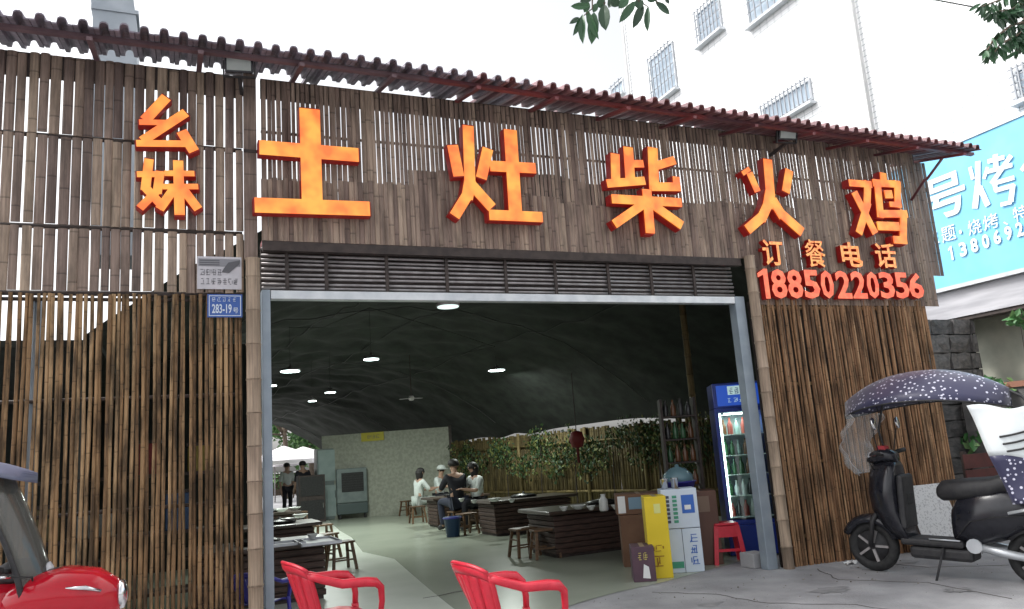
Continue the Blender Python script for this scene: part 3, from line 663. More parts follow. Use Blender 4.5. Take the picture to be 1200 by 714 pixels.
# red hanging decoration
p = onZ(676, 512, 2.0); hd = thing('red_lantern', 'dark red hanging decoration in front of the bamboo fence', 'decoration', onY(676, 515, 4.6))
MB().lathe([(.02, .14), (.09, .12), (.13, 0), (.09, -.12), (.02, -.14)], seg=12).build('lantern_body', mat('dark red cloth', (.16, .012, .012), .6), hd, True)
MB().tube([(0, 0, .14), (0, 0, 1.1)], .008, 5).build('cord', m_dark, hd); MB().tube([(0, 0, -.14), (0, 0, -.38)], .025, 6).build('tassel', mat('dark red tassel', (.10, .01, .01), .8), hd)

# ------------------------------------------------------------------ pendant lamps (lit)
m_lamp = mat('lit lamp diffuser', (.9, .95, .95), .5, emit=(.80, 1.0, .97), estr=9)
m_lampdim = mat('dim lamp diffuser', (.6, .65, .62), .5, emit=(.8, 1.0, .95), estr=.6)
def lamp(px, py, z, r, lit, label, power=40):
    p = onZ(px, py, z); top = vz(p.x, p.y)
    t = thing('pendant_lamp', label, 'lamp', p, group='disc lamps hanging from the tunnel roof')
    MB().lathe([(r, .0), (r * .98, .03), (r * .45, .055), (r * .12, .08), (.02, .12)], seg=20).build('lamp_shade', m_rail, t, True)
    MB().lathe([(r * .9, -.012), (r * .9, -.002)], seg=20).build('diffuser', m_lamp if lit else m_lampdim, t)
    MB().tube([(0, 0, .1), (0, 0, max(.2, top - p.z - .02))], .0035, 5).build('cord', m_black, t)
    if lit:
        ld = bpy.data.lights.new('lamp_light', 'AREA'); ld.shape = 'DISK'; ld.size = r * 1.7; ld.energy = power; ld.color = (.93, 1, .93)
        lo = bpy.data.objects.new('lamp_light', ld); COL.objects.link(lo); lo.parent = t; lo.location = (0, 0, -.03)
lamp(340, 435, 3.2, .19, True, 'large bright disc lamp nearest the left jamb', 46)
lamp(318, 452, 3.2, .12, True, 'bright lamp half hidden behind the left jamb', 25)
lamp(387, 460, 3.1, .13, True, 'small lit disc lamp in the middle distance', 34)
lamp(366, 470, 3.0, .10, True, 'smallest far lit lamp over the far opening', 30)
lamp(435, 421, 3.3, .15, True, 'thin dim looking disc lamp between the left lamps and the centre', 22)
lamp(582, 434, 3.3, .20, True, 'bright disc lamp in the centre of the tunnel', 60)
lamp(525, 359, 3.05, .13, False, 'unlit disc lamp just under the silver beam')
fp = onZ(482, 467, 2.9); fan = thing('ceiling_fan', 'dim ceiling fan hanging above the mottled wall', 'fan', fp)
for k in range(3):
    MB().box((.05, -.05, 0), (.30, .035, .006), Matrix.Rotation(R(20 + 120 * k), 4, 'Z')).build('fan_blade', m_rail, fan)
MB().lathe([(.05, -.05), (.08, 0), (.05, .06)], seg=12).build('motor', m_rail, fan); MB().tube([(0, 0, .05), (0, 0, vz(fp.x, fp.y) - fp.z)], .012, 5).build('rod', m_dark, fan)

# ------------------------------------------------------------------ stove tables, stools
m_brick = mat('dark stacked log cladding', (.035, .02, .016), .6, (.09, .05, .038), 7, stretch=(1, 1, 9), bump=.6, bscale=9, space='World')
m_top = mat('dark polished wood top', (.05, .035, .028), .3, (.085, .06, .045), 6, stretch=(1, 5, 1))
m_stool = mat('brown varnished wood', (.10, .055, .03), .45, (.16, .09, .045), 9, stretch=(1, 1, 4), rand=.2)
def table(lo, hi, h, label, rz=0.0, top=None):
    c = Vector(((lo[0] + hi[0]) / 2, (lo[1] + hi[1]) / 2, .008)); w_ = hi[0] - lo[0]; d_ = hi[1] - lo[1]
    t = thing('stove_table', label, 'table', c, rz, group='wood fired stove tables')
    nb = 7
    for k in range(nb):
        z0 = .04 + k * (h - .1) / nb; e = rnd.uniform(0, .02)
        MB().box((-w_ / 2 + .1 + e, -d_ / 2 + .1 + e, z0), (w_ / 2 - .1 - e, d_ / 2 - .1 - e, z0 + (h - .1) / nb - .008)).build('timber_course', m_brick, t, bevel=.01)
    MB().box((-w_ / 2 + .14, -d_ / 2 + .14, 0), (w_ / 2 - .14, d_ / 2 - .14, h - .05)).build('core', m_dark, t)
    b = MB(); b.box((-w_ / 2, -d_ / 2, h - .05), (w_ / 2, d_ / 2, h)); b.build('tabletop', top or m_top, t, bevel=.012)
    MB().lathe([(.24, h + .002), (.26, h + .03), (.2, h + .05), (.03, h + .07), (.02, h + .1)], seg=20).build('wok_lid', mat('dark iron lid', (.03, .03, .03), .35, metal=.6), t, True)
    return t
T1 = table((4.62, 2.75), (6.9, 3.85), .62, 'dark timber stove table nearest the cartons, with bowls on top')
T2 = table((5.15, 6.35), (6.9, 7.4), .62, 'dark timber stove table in the middle, behind the pair of stools')
T3 = table((5.0, 9.35), (6.3, 10.3), .62, 'dark stove table where the group of diners sits')
pL = onZ(318, 641, .62); pR = onZ(388, 631, .62)
T4 = table((pL.x - .9, pL.y - .1), (pR.x, pL.y + 1.0), .62, 'stove table just inside the left jamb with trays on top')
T5 = table((.9, 5.4), (2.05, 6.4), .62, 'stove table at the left, second back from the left jamb')
T6 = table((1.1, 9.4), (2.3, 10.4), .62, 'far left stove table near the outdoor opening')
def stool_builder():
    t = thing('wooden_stool', 'x', 'stool', (0, 0, 0), group='brown wooden stools')
    MB().box((-.17, -.13, .36), (.17, .13, .39)).build('seat', m_stool, t, bevel=.01)
    for sx_, sy_ in ((-1, -1), (1, -1), (1, 1), (-1, 1)): MB().bar((sx_ * .17, sy_ * .15, 0), (sx_ * .13, sy_ * .09, .36), .035).build('leg', m_stool, t)
    MB().bar((-.155, -.13, .14), (.155, -.13, .14), .022).build('rung', m_stool, t); MB().bar((-.155, .13, .14), (.155, .13, .14), .022).build('rung', m_stool, t)
    MB().bar((-.15, -.12, .24), (-.15, .12, .24), .022).build('rung', m_stool, t); MB().bar((.15, -.12, .24), (.15, .12, .24), .022).build('rung', m_stool, t)
    return t
first = None
for px, py, rz, lb in ((615, 652, .1, 'left stool of the pair standing before the nearest dark table'), (639, 654, -.1, 'right stool of the pair standing before the nearest dark table'),
        (548, 626, .3, 'stool beside the blue bin at the middle table'), (490, 613, 0, 'stool under the woman in white'), (478, 604, .5, 'empty stool by the mottled wall'),
        (518, 607, .2, 'stool behind the diners table'), (564, 619, .1, 'stool under the diner with dark hair and a white top'), (537, 622, .2, 'stool under the diner in black'),
        (400, 668, .2, 'stool with open seat just behind the nearer red chair'), (383, 655, .7, 'stool standing at the corner of the left tray table'), (378, 640, .3, 'stool between the first and second left tables'), (352, 618, .1, 'stool at the far left table')):
    p = onZ(px, py, .008)
    if first is None: first = stool_builder(); first.location = p; first.rotation_euler.z = rz; first['label'] = lb
    else: copy_tree(first, p, rz, lb)
# tableware
m_china = mat('white china', (.6, .62, .60), .3)
def bowl(p, r, label):
    o = MB().lathe([(r * .4, 0), (r * .45, .004), (r * .9, .045), (r, .06), (r * .94, .06), (r * .8, .04), (r * .35, .012)], seg=14).build('bowl', m_china, None, True, loc=p)
    tag(o, label, 'bowl', 'white bowls on the tables')
for px, py, r, lb in ((678, 597, .11, 'wide white bowl on the nearest dark table'), (693, 598, .06, 'small white bowl on the nearest dark table')): bowl(onZ(px, py, .635), r, lb)
tag(MB().lathe([(.05, 0), (.06, .02), (.055, .14), (.03, .17), (.03, .2), (.035, .21)], seg=14).build('white_kettle', m_china, None, True, loc=onZ(708, 599, .632)), 'white jug at the right of the nearest dark table', 'jug')
bowl(onZ(580, 588, .635), .12, 'white bowl on the middle table beside the diner in white')
m_tray = mat('white tray paper', (.60, .62, .66), .5, (.5, .52, .56), 8)
for (x0, y0, x1, y1, lb) in ((318, 641, 352, 634, 'white tray at the near edge of the left table'), (355, 640, 386, 630, 'pale grey tray at the right end of the left table')):
    a_ = onZ(x0, y0, .64); b_ = onZ(x1, y1, .64); t = thing('serving_tray', lb, 'tray', (a_.x, a_.y, .6305)); w_ = max(.3, b_.x - a_.x); d_ = max(.3, b_.y - a_.y)
    MB().box((0, 0, 0), (w_, d_, .008)).build('tray_base', m_tray, t)
    for lo, hi in (((0, -.012, 0), (w_, 0, .03)), ((0, d_, 0), (w_, d_ + .012, .03)), ((-.012, 0, 0), (0, d_, .03)), ((w_, 0, 0), (w_ + .012, d_, .03))): MB().box(lo, hi).build('tray_rim', m_tray, t)
for i, (px, py, lb) in enumerate(((338, 612, 'white dish pile on the second left table'), (352, 607, 'white pot on the second left table'), (345, 598, 'white stack of bowls on the far left table'), (330, 600, 'pale dish on the far left table'))):
    bowl(onZ(px, py, .64), .13, lb)
for px, py, lb in ((661, 599, 'small bowl at the left end of the nearest dark table'), (722, 597, 'small bowl right of the white jug'), (556, 590, 'white bowl in front of the diner in black'), (541, 588, 'white dish on the diners table'), (600, 589, 'small cup on the middle table'), (366, 632, 'small bowl on the grey tray')):
    bowl(onZ(px, py, .64), .06, lb)
bn = thing('blue_bin', 'dark blue round bin beside the diner in black', 'bin', onZ(531, 629, .008))
MB().lathe([(.12, 0), (.16, .34), (.17, .34), (.17, .36), (.155, .36), (.145, .3), (.11, .02)], seg=18).build('bin_body', mat('dark blue plastic', (.02, .05, .12), .4), bn, True); MB().lathe([(.172, .325), (.18, .33), (.18, .345), (.172, .35)], seg=18).build('rim', m_bluepl, bn, True)

# ------------------------------------------------------------------ people
m_skin = mat('skin', (.42, .26, .19), .55); m_hair = mat('black hair', (.012, .010, .010), .6)
def skin_obj(name, verts, edges, radii, m_, parent, root=0, lv=1):
    me = bpy.data.meshes.new(name); me.from_pydata(verts, edges, []); me.materials.append(m_)
    o = bpy.data.objects.new(name, me); COL.objects.link(o); o.parent = parent
    sk = o.modifiers.new('skin', 'SKIN')
    if not me.skin_vertices: bpy.context.view_layer.update()
    for i, r in enumerate(radii):
        q = me.skin_vertices[0].data[i]; q.radius = (r, r) if not isinstance(r, tuple) else r
    me.skin_vertices[0].data[root].use_root = True; sk.use_smooth_shade = True
    sb = o.modifiers.new('sub', 'SUBSURF'); sb.levels = lv; sb.render_levels = lv
    return o
def person(loc, rz, label, top, bottom, seated=True, hair='short', cap=None, arms='table', scale=1.0):
    t = thing('person', label, 'person', loc, rz); t.scale = (scale,) * 3
    hz = .50 if seated else .90; d = hz
    J = {}
    J['pel'] = (0, 0, d); J['waist'] = (0, -.01 if seated else 0, d + .16); J['chest'] = (0, -.04 if seated else 0, d + .36); J['neck'] = (0, -.05 if seated else 0, d + .50)
    J['hb'] = (0, -.07 if seated else -.01, d + .57); J['hc'] = (0, -.09 if seated else -.02, d + .655); J['ht'] = (0, -.09 if seated else -.02, d + .73)
    order = ['pel', 'waist', 'chest', 'neck', 'hb', 'hc', 'ht']; rad = {'pel': (.14, .11), 'waist': (.125, .10), 'chest': (.15, .105), 'neck': .055, 'hb': .062, 'hc': .088, 'ht': .06}
    E_ = [('pel', 'waist'), ('waist', 'chest'), ('chest', 'neck'), ('neck', 'hb'), ('hb', 'hc'), ('hc', 'ht')]
    for s, n_ in ((-1, 'l'), (1, 'r')):
        J['sh' + n_] = (s * .17, J['chest'][1], d + .44)
        if seated: J['el' + n_] = (s * .24, -.18, d + .22); J['wr' + n_] = (s * .13, -.38, d + .26); J['pm' + n_] = (s * .11, -.45, d + .27)
        else: J['el' + n_] = (s * .23, .0, d + .16); J['wr' + n_] = (s * .24, -.08, d - .08); J['pm' + n_] = (s * .24, -.1, d - .15)
        if seated: J['hp' + n_] = (s * .09, -.02, d - .01); J['kn' + n_] = (s * .13, -.42, d + .02); J['an' + n_] = (s * .12, -.36, .08); J['to' + n_] = (s * .13, -.5, .035)
        else: J['hp' + n_] = (s * .09, 0, d - .04); J['kn' + n_] = (s * .10, -.02, .48); J['an' + n_] = (s * .10, .03, .08); J['to' + n_] = (s * .11, -.13, .035)
        rad.update({'sh' + n_: .062, 'el' + n_: .043, 'wr' + n_: .030, 'pm' + n_: (.038, .018), 'hp' + n_: .088, 'kn' + n_: .058, 'an' + n_: .04, 'to' + n_: .035})
        E_ += [('chest', 'sh' + n_), ('sh' + n_, 'el' + n_), ('el' + n_, 'wr' + n_), ('wr' + n_, 'pm' + n_), ('pel', 'hp' + n_), ('hp' + n_, 'kn' + n_), ('kn' + n_, 'an' + n_), ('an' + n_, 'to' + n_)]
        order += [k + n_ for k in ('sh', 'el', 'wr', 'pm', 'hp', 'kn', 'an', 'to')]
        P_ = Vector(J['pm' + n_]); dd = (P_ - Vector(J['wr' + n_])).normalized(); sv = Vector((1, 0, 0)) if seated else Vector((0, 1, 0))
        for q, (off, ln) in enumerate(((-.026, .06), (-.009, .07), (.009, .066), (.026, .05))):
            k1, k2 = 'f%d%s' % (q, n_), 'g%d%s' % (q, n_); J[k1] = tuple(P_ + dd * .035 + sv * off); J[k2] = tuple(P_ + dd * (.03 + ln) + sv * off * 1.1 + Vector((0, -.004, -.02)))
            rad[k1] = .009; rad[k2] = .007; order += [k1, k2]; E_ += [('pm' + n_, k1), (k1, k2)]
        k1 = 'th' + n_; J[k1] = tuple(P_ + dd * .02 - sv * s * .05); rad[k1] = .009; order.append(k1); E_.append(('wr' + n_, k1))
    ix = {k: i for i, k in enumerate(order)}
    skin_obj('body', [J[k] for k in order], [(ix[a_], ix[b_]) for a_, b_ in E_], [rad[k] for k in order], m_skin, t)
    so_ = ['pel', 'waist', 'chest', 'shl', 'ell', 'shr', 'elr']; se = [(0, 1), (1, 2), (2, 3), (3, 4), (2, 5), (5, 6)]
    skin_obj('shirt', [J[k] for k in so_], se, [(.155, .125), (.14, .115), (.165, .12), .075, .055, .075, .055], top, t)
    po = ['pel', 'hpl', 'knl', 'anl', 'hpr', 'knr', 'anr']; pe = [(0, 1), (1, 2), (2, 3), (0, 4), (4, 5), (5, 6)]
    skin_obj('trousers', [J[k] for k in po], pe, [(.15, .12), .1, .07, .055, .1, .07, .055], bottom, t)
    hc = Vector(J['hc'])
    b = MB(); b.lathe([(.096, -.02), (.104, .02), (.094, .065), (.06, .1), (.01, .112)], c=hc + Vector((0, .012, 0)), seg=14)
    if hair == 'long': b.lathe([(.05, -.2), (.08, -.12), (.095, -.02), (.09, .03)], c=hc + Vector((0, .045, 0)), seg=12)
    b.build('hair', m_hair, t, True)
    if cap: MB().lathe([(.112, .02), (.108, .07), (.075, .12), (.01, .135)], c=hc + Vector((0, .01, 0)), seg=16).box((hc.x - .07, hc.y - .19, hc.z + .02), (hc.x + .07, hc.y - .07, hc.z + .032)).build('cap', cap, t, True)
    b = MB(); b.lathe([(.002, -.014), (.014, -.006), (.010, .012), (.002, .03)], c=hc + Vector((0, -.088, -.005)), seg=8); b.build('nose', m_skin, t, True)
    for s in (-1, 1): MB().lathe([(.002, -.008), (.009, 0), (.002, .008)], c=hc + Vector((s * .032, -.080, .02)), seg=8).build('eye', m_hair, t, True)
    for s in (-1, 1): MB().lathe([(.004, -.03), (.014, 0), (.004, .03)], c=hc + Vector((s * .088, .0, .0)), seg=8).build('ear', m_skin, t, True)
    MB().box((hc.x - .022, hc.y - .084, hc.z - .042), (hc.x + .022, hc.y - .074, hc.z - .035)).build('mouth', mat('lips', (.3, .1, .09), .5), t)
    MB().tube([J['anl'], (J['tol'][0], J['tol'][1], .045)], [.05, .045], 8).build('shoe', m_blackmt, t, True); MB().tube([J['anr'], (J['tor'][0], J['tor'][1], .045)], [.05, .045], 8).build('shoe', m_blackmt, t, True)
    return t
c_white = mat('white cloth', (.62, .66, .64), .8, (.52, .56, .54), 9); c_black = mat('black cloth', (.014, .014, .02), .85); c_grey = mat('pale grey trousers', (.46, .50, .48), .8); c_jean = mat('dark jeans', (.03, .035, .06), .85)
person(onZ(492, 612, .008) + Vector((0, 0, 0)), R(100), 'seated woman in white clothes with short black hair at the left of the diners table', c_white, c_grey, True, 'long')
person(onZ(517, 606, .008), R(35), 'seated diner in pale shirt wearing a white cap behind the table', c_white, c_black, True, cap=c_white)
person(onZ(538, 622, .008), R(190), 'diner in black seen from behind in the middle of the group', c_black, c_jean, True, scale=1.12)
person(onZ(562, 619, .008), R(-75), 'seated diner in a white top with dark hair at the right of the group', c_white, c_black, True, 'long', scale=1.05)
person(onZ(337, 606, .008), R(20), 'standing person in dark clothes with white apron at the far left opening', c_white, c_black, False)
person(onZ(356, 610, .008), R(200), 'standing person dressed in black beside the far left tables', c_black, c_black, False)

# ------------------------------------------------------------------ back of room: cooler, cabinets
m_cool = mat('grey green appliance casing', (.13, .165, .165), .4, (.18, .215, .21), 5)
cp = onZ(413, 607, .008); ck = thing('evaporative_cooler', 'grey floor standing air cooler with dark grille before the mottled wall', 'air cooler', cp, R(-8))
MB().box((-.42, -.28, .42), (.42, .28, 1.36)).build('housing', m_cool, ck, bevel=.03)
MB().box((-.28, -.295, .72), (.32, -.282, 1.24)).build('grille_panel', m_black, ck)
for k in range(8): MB().box((-.28, -.305, .74 + k * .065), (.32, -.296, .755 + k * .065)).build('louvre', m_blackmt, ck)
MB().box((-.42, -.28, .12), (.42, .28, .415)).build('water_tank', mat('dark tank', (.06, .085, .085), .4), ck, bevel=.02)
for sx_, sy_ in ((-1, -1), (1, -1), (1, 1), (-1, 1)): MB().lathe([(.04, 0), (.04, .12)], c=(sx_ * .34, sy_ * .2, 0), seg=10).build('caster', m_black, ck)
m_glass2 = mat('pale cabinet glass', (.30, .38, .37), .15, (.36, .44, .43), 4)
for px, py, w_, h_, lb, dk in ((385, 609, .55, 1.95, 'tall pale glass cabinet left of the air cooler', False), (367, 613, .7, 1.25, 'dark steel cabinet beside the far opening', True), (398, 606, .5, 2.1, 'tall pale appliance standing behind the air cooler', False)):
    p = onZ(px, py, .008); p.y += .3; t = thing('cabinet', lb, 'cabinet', p)
    MB().box((-w_ / 2, -.25, 0), (w_ / 2, .25, h_)).build('carcass', m_cool if not dk else m_dark, t, bevel=.01)
    for k in range(2):
        MB().box((-w_ / 2 + .04, -.27, .08 + k * h_ / 2), (w_ / 2 - .04, -.252, h_ / 2 - .04 + k * h_ / 2)).build('door', m_glass2 if not dk else m_black, t)
    MB().bar((w_ / 2 - .07, -.285, h_ * .3), (w_ / 2 - .07, -.285, h_ * .4), .015).build('handle', m_chrome, t)

# ------------------------------------------------------------------ right side of the doorway: fridge, cartons, dispenser
m_blue = mat('blue fridge enamel', (.015, .04, .26), .3, (.02, .05, .32), 4)
FR = thing('drinks_fridge', 'tall blue drinks fridge with lit glass door just inside the right jamb', 'fridge', (6.58, 1.0, .008), R(-30))
MB().box((-.32, 0, 0), (.32, .55, .36)).build('base_cabinet', m_blue, FR, bevel=.01)
MB().box((-.32, .05, .362), (-.285, .55, 1.80)).box((.285, .05, .362), (.32, .55, 1.80)).box((-.284, .52, .362), (.284, .55, 1.80)).build('side_walls', m_blue, FR)
MB().box((-.32, -.01, 1.802), (.32, .55, 2.12)).build('header_box', m_blue, FR, bevel=.01)
MB().box((-.27, -.014, 1.83), (.27, -.0115, 2.09)).build('header_panel', mat('lit blue header', (.02, .06, .35), .4, emit=(.02, .09, .5), estr=.35), FR)
m_pale = mat('lit pale print', (.5, .6, .6), .5, emit=(.5, .75, .75), estr=.3)
MB().box((-.13, -.018, 1.965), (.08, -.015, 2.075)).build('logo_block', m_pale, FR); glyphs(FR, -.11, 1.975, .05, .08, 3, -.021, m_blue, 1.3, 5); glyphs(FR, -.14, 1.87, .055, .055, 5, -.018, m_pale, 1.3, 8)
for nm, lo, hi in (('door_stile', (-.32, 0, .37), (-.275, .045, 1.80)), ('door_stile', (.275, 0, .37), (.32, .045, 1.80)), ('door_rail', (-.274, 0, .37), (.274, .045, .42)), ('door_rail', (-.274, 0, 1.75), (.274, .045, 1.80))): MB().box(lo, hi).build(nm, m_blue, FR)
MB().box((-.273, .018, .421), (.273, .024, 1.749)).build('glass_pane', mat('fridge glass', (.9, 1, .97), .03, trans=1.0), FR)
MB().box((-.283, .505, .37), (.283, .518, 1.79)).build('rear_liner', mat('pale liner', (.45, .52, .48), .5), FR)
m_shelf = mat('white wire shelf', (.6, .66, .62), .5)
for z in (.44, .7, .96, 1.2, 1.46): MB().box((-.27, .08, z), (.27, .5, z + .012)).build('shelf', m_shelf, FR)
MB().bar((-.25, .07, .46), (-.25, .07, 1.74), .02).build('light_tube', mat('lit tube', (1, 1, 1), .5, emit=(.8, 1, .93), estr=5), FR); MB().bar((-.2, .07, 1.73), (.2, .07, 1.73), .02).build('light_tube', MATS['lit tube'], FR)
ld = bpy.data.lights.new('fridge_light', 'AREA'); ld.shape = 'RECTANGLE'; ld.size = .45; ld.size_y = .08; ld.energy = 2.5; ld.color = (.85, 1, .93)
lo = bpy.data.objects.new('fridge_light', ld); COL.objects.link(lo); lo.parent = FR; lo.location = (0, .12, 1.72)
MB().bar((.29, -.02, .95), (.29, -.02, 1.25), .02).build('handle', m_steelgrey, FR)
bot_mats = [mat('green bottle', (.03, .10, .04), .2), mat('brown bottle', (.12, .05, .02), .2), mat('clear bottle', (.2, .27, .26), .1), mat('red can', (.2, .04, .03), .3), mat('dark bottle', (.03, .03, .03), .2), mat('white carton', (.55, .58, .55), .5)]
bme = [MB().lathe([(.032, 0), (.034, .01), (.034, .12), (.013, .17), (.013, .21), (.015, .212)], seg=10).mesh('bottle', x_) for x_ in bot_mats]
Mf = Matrix.Translation(FR.location) @ Matrix.Rotation(R(-30), 4, 'Z')
k = 0; names = ['top', 'second', 'third', 'fourth', 'bottom']
for si, z in enumerate((.452, .712, .972, 1.212, 1.472)):
    for j in range(6):
        me = bme[rnd.randrange(6)]
        for p_ in me.polygons: p_.use_smooth = True
        o = inst('bottle', me, Mf @ Vector((-.21 + j * .084, .16 + rnd.uniform(0, .04), z)), (0, 0, 0), (1, 1, rnd.uniform(.8, 1.0)))
        tag(o, '%s bottle from the left on the %s shelf inside the lit blue fridge' % (['first', 'second', 'third', 'fourth', 'fifth', 'last'][j], names[4 - si]), 'bottle', 'drink bottles inside the fridge')
def carton(px0, py0, px1, w_, d_, h_, rz, label, m_, name='carton', z0=.004, cat='carton', base=None):
    p = base if base is not None else onZ((px0 + px1) / 2, py0, z0); p = Vector((p.x, p.y, z0)); t = thing(name, label, cat, p, rz)
    MB().box((-w_ / 2, 0, 0), (w_ / 2, d_, h_)).build('box_body', m_, t, bevel=.006)
    MB().box((-.025, -.001, h_ + .0005), (.025, d_ + .001, h_ + .002)).build('tape', mat('tan tape', (.35, .27, .18), .35), t)
    return t
cw = R(-27)
m_cy = mat('yellow printed carton', (.62, .46, .01), .55, (.70, .52, .02), 3); m_cw = mat('white blue carton', (.50, .58, .68), .6, (.58, .65, .73), 3)
m_cb = mat('brown cardboard', (.14, .07, .04), .75, (.18, .095, .055), 5); m_cp = mat('plum carton', (.07, .035, .055), .55, (.10, .05, .07), 5)
m_pb = mat('blue print', (.03, .12, .45), .5); m_pg = mat('green print', (.05, .28, .18), .5); m_po = mat('orange brown print', (.30, .14, .0), .5); m_pd = mat('dark print', (.05, .06, .10), .5)
YC = carton(764, 678, 789, .24, .36, .86, cw, 'tall bright yellow carton between the plum and white cartons', m_cy)
glyphs(YC, -.07, .12, .12, .12, 1, -.004, m_po, seed=2); glyphs(YC, -.07, .28, .12, .07, 1, -.004, m_po, seed=3); MB().box((-.02, -.003, .68), (.05, -.001, .78)).build('label_patch', mat('pale label', (.6, .6, .2), .5), YC)
b = onZ(805, 671, .004)
W1 = carton(0, 0, 0, .40, .34, .47, cw, 'lower white and pale blue carton in the stack right of the yellow one', m_cw, base=b)
glyphs(W1, .06, .08, .10, .09, 1, -.004, m_pb, seed=11); glyphs(W1, .06, .20, .10, .09, 1, -.004, m_pb, seed=12); glyphs(W1, .06, .32, .10, .09, 1, -.004, m_pb, seed=13); MB().box((-.15, -.004, .05), (-.02, -.001, .12)).build('label_patch', m_pg, W1); MB().box((-.012, -.002, 0), (-.006, 0, .47)).build('edge_print', m_pd, W1)
W2 = carton(0, 0, 0, .40, .34, .43, cw, 'upper white carton with blue and green print, topmost of its stack', m_cw, z0=.48, base=b)
for k in range(7): MB().box((-.16, -.004, .06 + .045 * k), (-.115, -.001, .09 + .045 * k)).build('printed_character', m_pd, W2); MB().box((-.08, -.004, .06 + .045 * k), (-.03, -.001, .09 + .045 * k)).build('printed_character', m_pg, W2)
MB().box((.02, -.004, .16), (.16, -.001, .36)).build('blue_picture', m_pb, W2); MB().box((.05, -.006, .20), (.12, -.0045, .25)).build('label_patch', m_white, W2)
PC = carton(745, 682, 768, .24, .34, .36, cw, 'plum coloured carton with yellow print on the floor left of the yellow one', m_cp)
glyphs(PC, -.06, .22, .05, .08, 2, -.004, mat('pale yellow print', (.5, .42, .12), .5), seed=6); MB().prism([(-.02, -.004, .04), (.06, -.004, .03), (.05, -.004, .15), (.0, -.004, .18)], (0, .003, 0)).build('white_picture', m_white, PC)
bb = onZ(756, 668, .004) + Vector((.16, .25, 0))
DC = carton(0, 0, 0, .50, .40, .60, cw, 'large brown carton behind the plum carton', m_cb, base=bb)
BC = carton(0, 0, 0, .56, .42, .24, cw, 'brown carton with white and blue labels on top of the large brown carton', m_cb, z0=.61, base=bb)
MB().box((-.26, -.004, .02), (-.17, -.001, .22)).build('label_patch', m_white, BC); MB().box((-.13, -.004, .06), (.10, -.001, .20)).build('label_patch', mat('grey blue print', (.16, .26, .34), .5), BC)
CB = carton(0, 0, 0, .42, .4, .84, cw, 'dark brown wooden cabinet between the white cartons and the fridge', mat('dark brown cabinet', (.085, .035, .022), .5, (.12, .05, .03), 5, stretch=(1, 1, .3)), 'wooden_cabinet', cat='cabinet', base=onZ(838, 664, .004) + Vector((-.02, .15, 0)))
MB().box((-.08, -.008, .6), (.12, -.001, .78)).build('notice', mat('tan notice', (.2, .13, .09), .6), CB)
# water dispenser tub on top + steel cups
wt = thing('water_tub', 'blue plastic basin with clear cover on top of the dark brown cabinet', 'basin', CB.location + Vector((-.12, .2, .865)))
MB().lathe([(.17, 0), (.2, .09), (.21, .09), (.21, .1), (.19, .1), (.165, .01)], seg=20).build('basin', m_bluepl, wt, True)
MB().lathe([(.19, .102), (.17, .18), (.1, .25), (.03, .27), (.02, .3)], seg=20).build('cover', mat('cloudy clear plastic', (.15, .26, .3), .2, alpha=.7), wt, True)
for px, lb in ((792, 'steel cup on the white carton, left one'), (800, 'steel cup on the white carton, right one')):
    q = b + Vector(((-.08 if px == 792 else .06), .15, 0)); q.z = .914
    tag(MB().lathe([(.035, 0), (.045, .11), (.048, .115), (.04, .115), (.03, .01)], seg=14).build('steel_cup', m_chrome, None, True, loc=q), lb, 'cup')
RS = thing('red_stool', 'red plastic stool between the brown cabinet and the blue fridge', 'stool', onZ(857, 661, .004) + Vector((.05, .12, 0)), R(-25))
MB().box((-.14, -.14, .43), (.14, .14, .46)).build('seat', m_red, RS, bevel=.012)
for sx_, sy_ in ((-1, -1), (1, -1), (1, 1), (-1, 1)): MB().bar((sx_ * .17, sy_ * .17, 0), (sx_ * .12, sy_ * .12, .43), .05, .03).build('leg', m_red, RS)
MB().box((-.135, -.138, .30), (.135, -.118, .425)).build('apron', m_red, RS); MB().box((-.15, -.15, .14), (.15, -.13, .17)).build('apron', m_red, RS); MB().box((-.135, .118, .30), (.135, .138, .425)).build('apron', m_red, RS)
# bottle shelf left of fridge and bamboo post
BS = thing('bottle_shelf', 'narrow dark shelf of bottles left of the blue fridge', 'shelf', (6.20, 1.65, .004), cw)
for xx in (-.32, .12): MB().box((xx, 0, 0), (xx + .03, .3, 2.0)).build('upright', m_dark, BS)
for z in (.5, .85, 1.15, 1.45, 1.75): MB().box((-.29, 0, z), (.12, .3, z + .02)).build('shelf_board', m_dark, BS)
MBs = Matrix.Translation(BS.location) @ Matrix.Rotation(cw, 4, 'Z')
for zi, z in enumerate((.522, .872, 1.172, 1.472, 1.772)):
    for j in range(4):
        o = inst('bottle', bme[rnd.choice([0, 1, 4, 4])], MBs @ Vector((-.24 + j * .1, .1, z)), (0, 0, 0), (1.1, 1.1, rnd.uniform(.9, 1.1)))
        tag(o, '%s bottle on the %s board of the narrow dark shelf beside the fridge' % (['leftmost', 'second', 'third', 'rightmost'][j], ['lowest', 'second lowest', 'middle', 'second highest', 'highest'][zi]), 'bottle', 'bottles on the narrow shelf')
p = onY(822, 560, 2.6); q = onY(819, 457, 2.6)
t = thing('bamboo_column', 'thin bamboo column inside by the bottle shelf', 'post', (p.x, 2.6, 0)); zz = 0
while zz < vz(p.x, 2.6) - .3:
    MB().tube([(0, 0, zz), (0, 0, zz + .02), (0, 0, zz + .28), (0, 0, zz + .295)], [.055, .048, .048, .055], 10).build('culm_section', m_fence, t, True); zz += .3
hw = onY(817, 540, 2.3); t = thing('hanging_cord', 'pale hanging cord with small weight beside the bamboo column', 'cord', hw)
MB().tube([(0, 0, 0), (.0, 0, .9)], .006, 5).build('cord', m_white, t); MB().lathe([(.01, -.05), (.035, -.03), (.03, .02), (.01, .03)], seg=10).build('weight', m_white, t, True)
